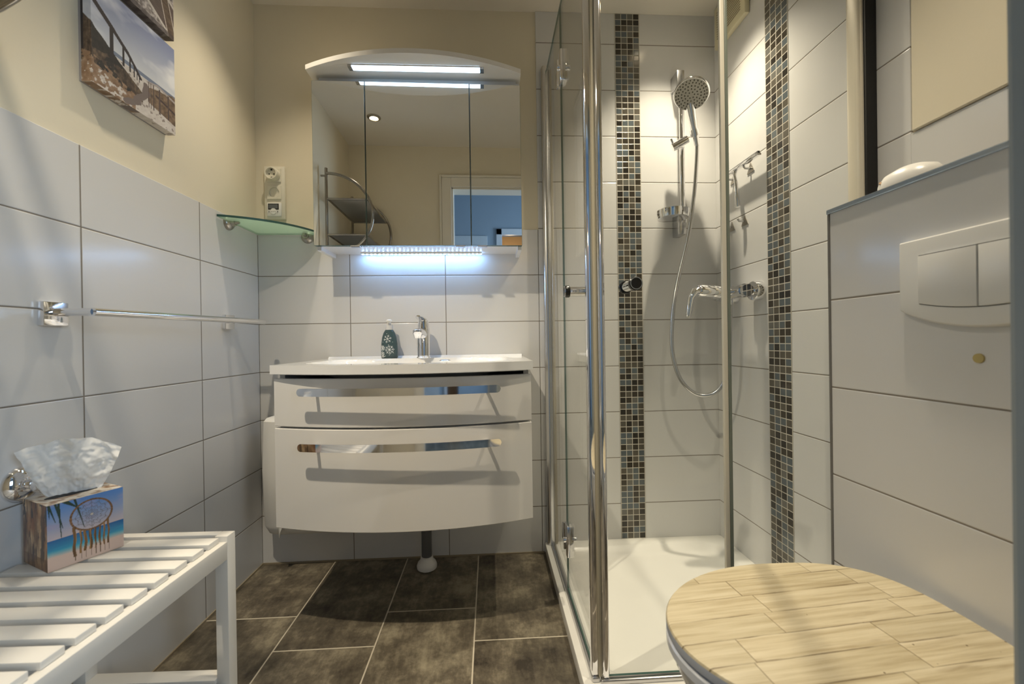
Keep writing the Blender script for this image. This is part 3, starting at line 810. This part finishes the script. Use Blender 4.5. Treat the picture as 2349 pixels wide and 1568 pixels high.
# ------------------------------------------------------------------ slatted bench
bn = thing('slatted_bench', (.19, -1.05, 0), 'white painted wooden slatted bench with lower shelf by the left wall', 'bench')
BZ = .487; BR = math.radians(-1.6); PIV = Vector((.364, -.782, 0))
Rb = Matrix.Translation(PIV) @ Matrix.Rotation(BR, 4, 'Z') @ Matrix.Translation(-PIV)
def bbox(name, x0, x1, y0, y1, z0, z1, bev=.0015):
    m = MB().box(x0, x1, y0, y1, z0, z1, bev); bmesh.ops.transform(m.bm, matrix=Rb, verts=m.bm.verts)
    return m.build(name, WHITE_W, bn, 40)
BL, BRr = .020, .364; YF, YK = -1.500, -.782
lw = .028
for (x0, y0) in ((BRr - lw, YK - lw), (BL, YK - lw), (BRr - lw, YF), (BL, YF)):
    bbox('leg', x0, x0 + lw, y0, y0 + lw, 0, BZ)
for x0 in (BRr - .020, BL):
    bbox('side_rail', x0, x0 + .020, YF + lw, YK - lw, BZ - .052, BZ - .012)
    bbox('lower_side_rail', x0, x0 + .020, YF + lw, YK - lw, .120, .155)
bbox('middle_rail', .175, .197, YF + .01, YK - .01, BZ - .045, BZ - .012)
bbox('lower_middle_rail', .175, .197, YF + .01, YK - .01, .120, .155)
bbox('end_rail', BL + lw, BRr - lw, YK - .020, YK, BZ - .016, BZ)
bbox('end_rail', BL + lw, BRr - lw, YF, YF + .020, BZ - .05, BZ)
pitch = .0462; sw = .0325
y = YK - lw - .006
k = 0
while y - sw > YF + .01:
    bbox('slat', BL, BRr - .014, y - sw, y, BZ - .012, BZ); y -= pitch; k += 1
y = YK - .002
while y - sw > YF + .01:
    first = y > YK - .03
    bbox('lower_slat', BL + (lw if first else 0), BRr - .014 - (.014 if first else 0), y - sw, y, .155, .168); y -= pitch

# ------------------------------------------------------------------ tissue box
tb = thing('tissue_box', (.09, -.89, BZ), 'cardboard tissue box with dreamcatcher beach picture on the slatted bench', 'tissue box')
A_ = Vector((.113, -.939, 0)); ur = Vector((.052, .101, 0)).normalized(); ul = Vector((-ur.y, ur.x, 0))
LB, WB_, HB = .114, .106, .128
zc = BZ + .0008
m_ = MB(); e_ = .0006
pp = [A_ + ur * e_ + ul * e_, A_ + ur * (LB - e_) + ul * e_, A_ + ur * (LB - e_) + ul * (WB_ - e_), A_ + ur * e_ + ul * (WB_ - e_)]
m_.loft([[(p.x, p.y, BZ) for p in pp], [(p.x, p.y, BZ + HB - .0012) for p in pp]])
m_.build('carton', mat('carton_board', rgb(170, 140, 100), .6), tb)
Az = A_ + Vector((0, 0, zc))
painted('beach_side', Az, ur * LB, (0, 0, HB - .001), 170, 190, dream, CARTON, tb, -ul)
painted('bark_side', Az + ul * WB_, -ul * WB_, (0, 0, HB - .001), 120, 140, bark, CARTON, tb, -ur)
painted('back_side', Az + ur * LB, ul * WB_, (0, 0, HB - .001), 60, 60, bark, CARTON, tb, ur)
painted('wall_side', Az + ul * WB_, ur * LB, (0, 0, HB - .001), 60, 60, dream, CARTON, tb, ul)
painted('wood_top', Az + Vector((0, 0, HB - .0009)), ur * LB, ul * WB_, 100, 90, driftwood, CARTON, tb, (0, 0, 1))
c0 = A_ + ur * LB * .5 + ul * WB_ * .5
slot = []
for k in range(28):
    t = 2 * PI * k / 28; q = c0 + ur * (.044 * math.cos(t)) + ul * (.014 * math.sin(t)); slot.append((q.x, q.y, BZ + HB))
MB().plate(slot, (0, 0, 1), .0006).build('slot', DARK, tb)
# crumpled sheet rising from the slot
def sheet(u, v):
    s = (u - .5) * 2
    base_w, top_w = .036, .076
    w = base_w + (top_w - base_w) * (v ** .75)
    lean = -ur * .004 * v
    h = HB - .004 + v * (.112 - .020 * max(0, s) ** 2 - .006 * math.sin(u * 9)) - (.030 * v * v * max(0, (abs(s) - .72)))
    fold = (.016 * math.sin(u * 10 + 2.6 * v) * v ** .8 + .007 * math.sin(u * 21 - 4 * v + 1) * v + .040 * (fbm(u * 4 + 3, v * 4, 77) - .5) * v - .050 * abs(fbm(u * 5 + 2, v * 4.5, 31, 2) - .37) * (.25 + v) - .022 * abs(fbm(u * 11, v * 9, 36, 2) - .37))
    fold += .020 * math.exp(-((u - .5) / .13) ** 2 - ((v - .45) / .25) ** 2)
    dirr = (ur * .88 - ul * .34).normalized(); nrm_ = Vector((dirr.y, -dirr.x, 0))
    p = c0 + dirr * (s * w) + lean + nrm_ * fold
    return Vector((p.x, p.y, BZ + h + .006 * (fbm(u * 7, v * 5, 55) - .5) * v))
m_ = MB().grid(sheet, 70, 50); m_.build('tissue', PAPER, tb, 180)

# ------------------------------------------------------------------ chrome wall rack on the left wall near the door
wk = thing('wall_rack', (0, -1.33, 1.66), 'chrome wall rack with two wire shelves and curved side arcs near the door', 'shelf')
def rack_frame(y):
    p_ = MB().cyl((.030, y, 1.395), (.030, y, 1.945), .0085, 18)
    for z in (1.45, 1.90): p_.cyl((0, y, z), (.030, y, z), .006, 12)
    p_.build('post', RACKC, wk, 40)
    pts = [(.030 + .265 * math.sin(t) ** 1.0, y, 1.672 + .243 * math.cos(t)) for t in [PI * k / 32 for k in range(33)]]
    MB().tube(pts, .0085, 14).build('side_arc', RACKC, wk, 60)
RKF, RKB = -1.060, -1.545
rack_frame(RKF); rack_frame(RKB)
for z, xe in ((1.765, .272), (1.555, .272), (1.474, .188)):
    f_m = MB()
    for x in (.036, xe - .006): f_m.cyl((x, RKB, z), (x, RKF, z), .006, 12)
    for y in (RKB, RKF): f_m.cyl((.030, y, z), (xe, y, z), .006, 12)
    fo = f_m.build('shelf_frame', RACKC, wk, 40)
    m_ = MB()
    for k in range(47): m_.cyl((.036, RKB + .01 + k * .01, z + .003), (xe - .006, RKB + .01 + k * .01, z + .003), 0.0026, 6)
    m_.build('wire_deck', RACKD, fo, 60)

# ------------------------------------------------------------------ shower tray
TZ = .046; TX0, TX1, TY0, TY1 = 1.182, XR, -.775, 0
def rrect(x0, x1, y0, y1, r, z, nn=6):
    P_ = []
    for (cx, cy, a0) in ((x1 - r, y0 + r, -PI / 2), (x1 - r, y1 - r, 0), (x0 + r, y1 - r, PI / 2), (x0 + r, y0 + r, PI)):
        for k in range(nn + 1):
            a = a0 + PI / 2 * k / nn; P_.append((cx + r * math.cos(a), cy + r * math.sin(a), z))
    return P_
st = thing('shower_tray', (1.57, -.38, 0), 'white square shower tray with raised rim on the floor', 'shower tray')
m_ = MB()
m_.loft([rrect(TX0 + .004, TX1, TY0 + .004, TY1, .012, 0), rrect(TX0 + .002, TX1, TY0 + .002, TY1, .012, TZ - .006), rrect(TX0 + .003, TX1 - .0005, TY0 + .003, TY1 - .0005, .012, TZ - .001), rrect(TX0 + .006, TX1 - .003, TY0 + .006, TY1 - .003, .012, TZ),
         rrect(TX0 + .062, TX1 - .055, TY0 + .055, TY1 - .05, .055, TZ), rrect(TX0 + .068, TX1 - .060, TY0 + .060, TY1 - .056, .052, TZ - .003), rrect(TX0 + .086, TX1 - .078, TY0 + .078, TY1 - .074, .05, TZ - .022), rrect(TX0 + .12, TX1 - .11, TY0 + .11, TY1 - .11, .04, TZ - .026), rrect(1.56, 1.58, -.39, -.37, .005, TZ - .028)])
g = NG('tray_acrylic'); g.b.inputs['Base Color'].default_value = (.86, .845, .80, 1); g.b.inputs['Roughness'].default_value = .25
rib = g.math('PINGPONG', g.math('ADD', g.x, g.math('MULTIPLY', g.noise(g.pos, 120, 2), .004)), .004)
g.bump(rib, .25, .25)
m_.build('tray_body', ACRYL, st, 40)

# ------------------------------------------------------------------ shower enclosure
GX, GY, GT = 1.217, -.738, 2.062
en = thing('shower_enclosure', (1.57, -.38, TZ), 'clear glass corner shower enclosure with chrome profiles standing on the shower tray', 'shower enclosure')
def pane(name, x0, x1, y0, y1, z0, z1, parent):
    m = MB().box(x0, x1, y0, y1, z0, z1); m.bm.normal_update()
    for f in m.bm.faces: f.material_index = 0 if f.calc_area() > .05 else 1
    return m.build(name, [GLASS, GEDGE], parent)
YH = -.365; XH = 1.575
pane('fixed_pane', GX - .003, GX + .003, YH + .002, -.014, TZ + .012, GT, en)
pane('fixed_pane', XH + .002, XR - .02, GY - .003, GY + .003, TZ + .012, GT, en)
dS = pane('glass_door', GX - .003, GX + .003, GY + .022, YH - .002, TZ + .018, GT, en)
dF = pane('glass_door', GX + .028, XH - .002, GY - .003, GY + .003, TZ + .018, GT, en)
# wall profiles
def profile_u(cx, cy, z0, z1, along):
    m = MB()
    r = .017
    P_ = [(cx + r * math.cos(a) * (1 if along == 'Y' else 1), cy + r * math.sin(a)) for a in [PI * 2 * k / 20 for k in range(20)]]
    if along == 'Y': P_ = [(x, y * 1 if y < cy else y) for x, y in P_]
    m.loft([[(x, y, z0) for x, y in P_], [(x, y, z1 - .012) for x, y in P_], [(cx + (x - cx) * .8, cy + (y - cy) * .8, z1 - .003) for x, y in P_], [(cx + (x - cx) * .4, cy + (y - cy) * .4, z1) for x, y in P_]])
    return m
profile_u(GX - .008, -.018, TZ, 2.085, 'Y').build('wall_profile', CHROME_S, en, 40)
MB().box(GX + .010, GX + .022, -.024, -.001, TZ, 2.07, .002).build('profile_cover', GREYSEAL, en, 40)
MB().box(XR - .036, XR - .001, GY - .012, GY + .038, TZ, 2.07, .012, 3).build('wall_profile', mat('cream_profile', (.72, .66, .54, 1), .3, .2), en, 40)
MB().box(XR - .030, XR - .001, GY - .020, GY - .012, TZ, 2.07, .001).build('profile_seal', DARK, en)
# bottom rails
MB().box(GX - .010, GX + .010, GY, -.03, TZ, TZ + .013, .003).build('bottom_rail', CHROME_S, en, 40)
MB().box(GX + .012, XR - .03, GY - .010, GY + .010, TZ, TZ + .013, .003).build('bottom_rail', CHROME_S, en, 40)
# closing edges of both doors: chrome strips with a pale magnetic seal between them
m_ = MB().box(GX - .010, GX + .008, GY + .004, GY + .026, TZ + .014, GT + .004, .004, 3)
m_.build('door_edge', CHROME, dS, 40)
MB().box(GX + .007, GX + .016, GY + .000, GY + .012, TZ + .014, GT, .002).build('magnetic_seal', GREYSEAL, dS, 40)
MB().box(GX + .016, GX + .034, GY - .008, GY + .010, TZ + .014, GT + .004, .007, 3).build('door_edge', CHROME, dF, 40)
MB().box(XH - .0165, XH - .005, GY - .0045, GY + .0045, TZ + .018, GT, .001).build('edge_strip', mat('edge_strip', rgb(222, 216, 200), .35), dF, 40)
MB().box(XH - .004, XH + .004, GY - .0045, GY + .0045, TZ + .018, GT, .001).build('hinge_seal', mat('hinge_seal', rgb(120, 128, 118), .3), dF, 40)
def hinge_side(z):
    m = MB()
    m.box(GX - .012, GX + .012, YH - .052, YH - .010, z - .052, z + .052, .003).box(GX - .012, GX + .012, YH + .008, YH + .045, z - .028, z + .028, .003)
    m.cyl((GX - .006, YH, z - .045), (GX - .006, YH, z + .045), .008, 16)
    m.cyl((GX - .02, YH - .03, z), (GX + .022, YH - .03, z), .009, 16)
    return m
def hinge_front(z):
    m = MB()
    m.box(XH - .052, XH - .010, GY - .012, GY + .012, z - .052, z + .052, .003).box(XH + .008, XH + .055, GY - .012, GY + .012, z - .040, z + .040, .003)
    m.cyl((XH, GY - .006, z - .045), (XH, GY - .006, z + .045), .008, 16)
    return m
for z in (1.830, .245):
    hinge_side(z).build('hinge', CHROME, dS, 40)
    hinge_front(z + .022 if z > 1 else .160).build('hinge', CHROME, dF, 40)
def knob(c, ax, parent):
    c = Vector(c); ax = Vector(ax)
    k = MB().cyl(c - ax * .038, c + ax * .038, .0135, 28).build('knob', CHROME, parent, 40)
    for s in (-1, 1):
        MB().lathe([(.0155, .030), (.0170, .032), (.0170, .042), (.0150, .044), (.001, .0442)], c, ax * s, 32).build('knob_cap', BLACK, k, 40)
        MB().lathe([(.0150, .0441), (.0150, .0452), (.0135, .0452), (.0135, .0441)], c, ax * s, 32, caps=False).build('knob_ring', CHROME, k, 40)
knob((GX, -.612, 1.054), (1, 0, 0), dS)
knob((1.318, GY, 1.053), (0, 1, 0), dF)

# ------------------------------------------------------------------ shower rail, hand shower, hose, soap dish
sr = thing('shower_rail', (1.79, -.03, 1.37), 'chrome vertical shower rail with slider and soap dish on the back tiles', 'shower rail')
RX, RY = 1.790, -.052
MB().cyl((RX, RY, 1.37), (RX, RY, 2.05), .0105, 24).build('rail_tube', CHROME, sr, 40)
for z in (2.020, 1.392):
    MB().obox((RX - .006, RY / 2 - .004, z), Vector((1, 0, 0)), Vector((0, 1, 0)), Vector((0, 0, 1)), .016, -RY / 2 + .008, .034, .003).build('wall_bracket', CHROME_S, sr, 40)
m_ = MB().cyl((RX - .050, RY - .018, 1.720), (1.797, -.088, 1.748), .0165, 24)
m_.lathe([(.019, -.014), (.017, .012)], (1.818, -.108, 1.766), (-.031, -.026, .092), 24, caps=False)
m_.cyl((RX - .046, RY - .02, 1.732), (RX - .056, RY - .02, 1.756), .0045, 10)
m_.build('slider', CHROME, sr, 40)
dz_ = 1.428
sdm = MB().lathe([(.050, -.018), (.060, -.016), (.064, .002), (.064, .016), (.061, .016), (.060, 0), (.050, -.010)], (1.722, -.105, dz_), seg=40)
sdm.cyl((RX, RY, dz_ - .02), (RX, RY, dz_ + .02), .0150, 20).box(1.745, RX, -.075, -.045, dz_ - .012, dz_ + .012, .003)
sdm.build('soap_dish', CHROME, sr, 40)

hs = thing('hand_shower', (1.80, -.13, 1.76), 'chrome hand shower head with long hose held in the rail slider', 'hand shower')
HC = Vector((1.772, -.175, 1.885)); HN = Vector((-.32, -.42, -.86)).normalized()
m_ = MB().lathe([(.018, -.036), (.040, -.030), (.058, -.018), (.066, -.006), (.067, .002), (.064, .006)], HC, HN, 44)
h0 = HC - HN * .022 + Vector((.008, .03, -.045)); h1 = Vector((1.834, -.095, 1.720))
m_.build('shower_head', CHROME, hs, 50)
MB().tube([HC - HN * .020 + Vector((.01, .02, .005)), h0, h0.lerp(h1, .4), h1], [.020, .0175, .0145, .0105], 20).build('handle', CHROME, hs, 60)
fp = MB().lathe([(.063, .005), (.062, .0075), (.001, .009)], HC, HN, 44).build('spray_face', mat('spray_plate', (.40, .385, .34, 1), .25, .15), hs, 50)
m_ = MB(); a = HN.orthogonal().normalized(); b = HN.cross(a)
for ring, cnt in ((.012, 6), (.024, 12), (.036, 18), (.048, 24), (.057, 26)):
    for k in range(cnt):
        t = 2 * PI * k / cnt + ring * 30; c = HC + HN * .008 + ring * (math.cos(t) * a + math.sin(t) * b)
        m_.lathe([(.0026, 0), (.0020, .0028)], c, HN, 8)
m_.build('nozzles', mat('nozzle_rubber', rgb(84, 80, 72), .5), fp, 40)
def catmull(P_, sub=8):
    P_ = [Vector(p) for p in P_]; P_ = [P_[0]] + P_ + [P_[-1]]; out = []
    for i in range(1, len(P_) - 2):
        for k in range(sub):
            t = k / sub; p0, p1, p2, p3 = P_[i - 1:i + 3]
            out.append(.5 * ((2 * p1) + (-p0 + p2) * t + (2 * p0 - 5 * p1 + 4 * p2 - p3) * t * t + (-p0 + 3 * p1 - 3 * p2 + p3) * t ** 3))
    out.append(P_[-2]); return out
HOSE = [(1.834, -.095, 1.722), (1.832, -.094, 1.66), (1.822, -.096, 1.55), (RX + .018, RY - .046, 1.45), (RX - .004, RY - .050, 1.33), (1.750, -.105, 1.20), (1.716, -.12, 1.07), (1.699, -.13, .92), (1.704, -.14, .82), (1.732, -.15, .74), (1.785, -.165, .692), (1.842, -.19, .70), (1.880, -.205, .76), (1.892, -.213, .86), (1.894, -.217, .98), (1.894, -.217, 1.0435)]
MB().tube(catmull(HOSE, 10), .0078, 14).build('hose', CHROME_S, hs, 60)

# wall mixer on the right wall
mx = thing('shower_mixer', (XR, -.212, 1.09), 'chrome single-lever shower mixer on the right shower wall', 'shower mixer')
MXX = 1.902
for y in (-.287, -.137):
    MB().lathe([(.036, 0), (.036, .026), (.034, .030), (.018, .031), (.018, .052)], (XR, y, 1.090), (-1, 0, 0), 36).build('wall_rosette', CHROME, mx, 40)
m_ = MB().cyl((MXX, -.315, 1.090), (MXX, -.109, 1.090), .0225, 28)
for y in (-.287, -.137): m_.lathe([(.0255, -.012), (.0255, .012)], (MXX, y, 1.09), (0, 1, 0), 28)
m_.lathe([(.024, 0), (.025, .03), (.025, .075), (.0225, .080)], (MXX, -.212, 1.090), (-1, 0, .08), 32)
m_.cyl((1.894, -.217, 1.045), (1.894, -.217, 1.080), .0115, 20)
m_.build('mixer_body', CHROME, mx, 40)
m_ = MB().lathe([(.0245, .076), (.0245, .125), (.021, .132), (.001, .134)], (MXX, -.212, 1.090), (-1, 0, .08), 32)
m_.tube([(MXX - .118, -.212, 1.100), (MXX - .146, -.212, 1.096), (MXX - .160, -.212, 1.072), (MXX - .167, -.212, 1.035), (MXX - .172, -.212, 1.005), (MXX - .174, -.212, .994)], [.019, .0175, .0135, .0125, .0110, .0060], 20)
m_.build('lever', CHROME, mx, 50)

# adhesive hooks and squeegee
def hook(y, z, label):
    t = thing('adhesive_hook', (XR, y, z), label, 'hook', 'small metal hooks on the shower tiles')
    s = .021
    MB().plate([(XR, y - s, z - s * .75), (XR, y + s, z - s * .75), (XR, y, z + s * 1.1)], (-1, 0, 0), .003).build('hook_plate', NICKEL, t)
    MB().tube([(XR - .002, y, z), (XR - .024, y, z + .001), (XR - .030, y, z + .010)], .0042, 10).build('peg', CHROME_S, t, 60)
    return t
hk = hook(-.205, 1.372, 'triangular metal hook on the right shower wall below the squeegee blade')
dup(hk, (XR, -.120, 1.372), 'triangular metal hook on the right shower wall nearest the back corner, lower one')
dup(hk, (XR, -.245, 1.562), 'triangular metal hook carrying the front end of the squeegee')
dup(hk, (XR, -.135, 1.562), 'triangular metal hook carrying the squeegee end near the back corner')
sq = thing('squeegee', (XR - .03, -.225, 1.575), 'chrome shower squeegee hanging on two wall hooks', 'squeegee')
MB().box(XR - .040, XR - .020, -.335, -.115, 1.573, 1.582, .002).build('blade_holder', CHROME, sq, 40)
MB().box(XR - .034, XR - .026, -.335, -.115, 1.580, 1.588).build('blade', GREYPIPE, sq)
MB().tube([(XR - .030, -.195, 1.574), (XR - .034, -.196, 1.555), (XR - .036, -.205, 1.530), (XR - .036, -.210, 1.500), (XR - .034, -.212, 1.430), (XR - .034, -.212, 1.425)], [.009, .008, .0065, .007, .010, .009], 16).build('handle', CHROME, sq, 60)

# extractor vent high on the right wall
ev = thing('extractor_vent', (XR, -.145, 2.24), 'ivory square extractor fan cover with louvres high in the shower corner', 'vent')
MB().box(XR - .022, XR, -.252, -.040, 2.152, 2.326, .006).build('vent_cover', IVORY, ev, 40)
m_ = MB()
for k in range(12): m_.box(XR - .0235, XR - .0215, -.225, -.065, 2.183 + k * .0100, 2.187 + k * .0100)
m_.build('louvres', mat('louvre_shade', (.30, .26, .16, 1), .6), ev)

# ------------------------------------------------------------------ toilet and flush plate
to = thing('toilet', (1.50, -1.146, .06), 'wall-hung toilet with wood-look closed lid in front of the cistern wall', 'toilet')
def egg(z, grow=0., shift=0., nn=64, xr=1.722, xt=1.236, hw=.184):
    P_ = []; cx = 1.508; cy = -1.146
    for k in range(nn):
        t = 2 * PI * k / nn; c, s = math.cos(t), math.sin(t)
        if c < 0: x = cx + (cx - xt + grow) * c; yy = (hw + grow) * s
        else:
            n_ = 3.0; x = cx + (xr - cx + grow * .3) * math.copysign(abs(c) ** (2 / n_), c); yy = (hw + grow) * math.copysign(abs(s) ** (2 / n_), s)
        P_.append((x + shift, cy + yy, z))
    return P_
LZ = .460
m_ = MB(); m_.loft([egg(LZ - .019, -.004), egg(LZ - .016, 0), egg(LZ - .004, 0), egg(LZ - .001, -.002), egg(LZ, -.006)]); m_.bm.normal_update()
for f in m_.bm.faces:
    f.material_index = 0 if f.calc_center_median().z > LZ - .0045 else 1
m_.build('lid', [wood_lid_mat(), mat('lid_edge', (.36, .38, .42, 1), .25)], to, 40)  # rim is white paint; its grey-blue reflection is put into the edge colour
MB().loft([egg(LZ - .040, -.004), egg(LZ - .037, 0), egg(LZ - .025, 0), egg(LZ - .0215, -.005)]).build('seat', mat('seat_white', (.62, .64, .68, 1), .2), to, 40)
R_ = []
for (z, sx_, sy_, xr_) in ((LZ - .041, 1.0, .98, 1.745), (LZ - .060, .99, .97, 1.745), (LZ - .13, .93, .90, 1.745), (LZ - .22, .78, .74, 1.745), (LZ - .30, .60, .58, 1.745), (LZ - .34, .48, .48, 1.745), (LZ - .352, .44, .44, 1.745)):
    R_.append([(xr_ - (xr_ - x) * sx_, -1.146 + (y + 1.146) * sy_, z) for x, y, _ in egg(z, -.006, 0, 64, 1.745)])
MB().loft(R_).build('bowl', CERAM, to, 50)
for y in (-1.22, -1.07): MB().cyl((1.700, y - .02, LZ - .012), (1.700, y + .02, LZ - .012), .010, 16).build('lid_hinge', CHROME_S, to, 40)

fl = thing('flush_plate', (XB, -1.15, 1.02), 'white two-button flush plate on the tiled cistern wall', 'flush plate')
FY0, FY1 = -1.300, -1.030
def fp_ring(x, ins):
    y0, y1 = FY0 + ins, FY1 - ins; zt = 1.090 - ins; zb = .962 + ins; P_ = [(x, y1, zt), (x, y0, zt)]
    nn = 16
    for k in range(nn + 1):
        t = k / nn; y = y0 + (y1 - y0) * t; P_.append((x, y, zb - .034 * (1 - (2 * t - 1) ** 2) ** .9 - .0))
    return P_
MB().loft([fp_ring(XB, 0), fp_ring(XB - .008, 0), fp_ring(XB - .0135, .003), fp_ring(XB - .015, .008)]).build('plate_frame', WHITE_P, fl, 40)
def button(y0, y1):
    def ring(x, ins):
        nn = 10; P_ = [(x, y1 - ins, 1.058 - ins), (x, y0 + ins, 1.058 - ins)]
        for k in range(nn + 1):
            y = y0 + ins + (y1 - y0 - 2 * ins) * k / nn; t = (y - FY0) / (FY1 - FY0); P_.append((x, y, .985 + ins - .024 * (1 - (2 * t - 1) ** 2)))
        return P_
    b_ = MB().loft([ring(XB - .0145, -.0012), ring(XB - .0153, -.0012)]).build('button_gap', DARK, fl)
    MB().loft([ring(XB - .0148, 0), ring(XB - .0185, .0005), ring(XB - .0195, .0025)]).build('button', WHITE_P, fl, 40)
button(-1.159, -1.070); button(-1.262, -1.161)
pd = MB().lathe([(.0078, 0), (.0075, .0025), (.001, .0032)], (XB, -1.147, .878), (-1, 0, 0), 24).build('bumper_pad', mat('yellowed_pad', rgb(188, 170, 112), .6), None, 40)
tag(pd, 'small round yellowed pad stuck on the tiles below the flush plate', 'bumper pad')

# white oval dish lying on the cistern ledge
of = thing('soap_holder', (1.850, -.945, ZB - .004), 'white oval plastic dish with slots lying on the cistern ledge', 'dish')
R_ = []
for (f, h) in ((.70, 0), (.92, .010), (1, .030), (.97, .045), (.80, .060), (.45, .069), (.1, .072)):
    R_.append([(1.850 + .042 * f * math.cos(t), -.945 + .062 * f * math.sin(t), ZB - .004 + h) for t in [2 * PI * k / 32 for k in range(32)]])
MB().loft(R_).build('dish_shell', WHITE_P, of, 60)
MB().obox((1.8185, -.918, ZB + .040), Vector((.6, 0, .8)), Vector((0, .9, .43)).normalized(), Vector((-.8, 0, .6)), .003, .009, .003).build('drain_slot', mat('slot_brown', rgb(150, 112, 66), .6), of)
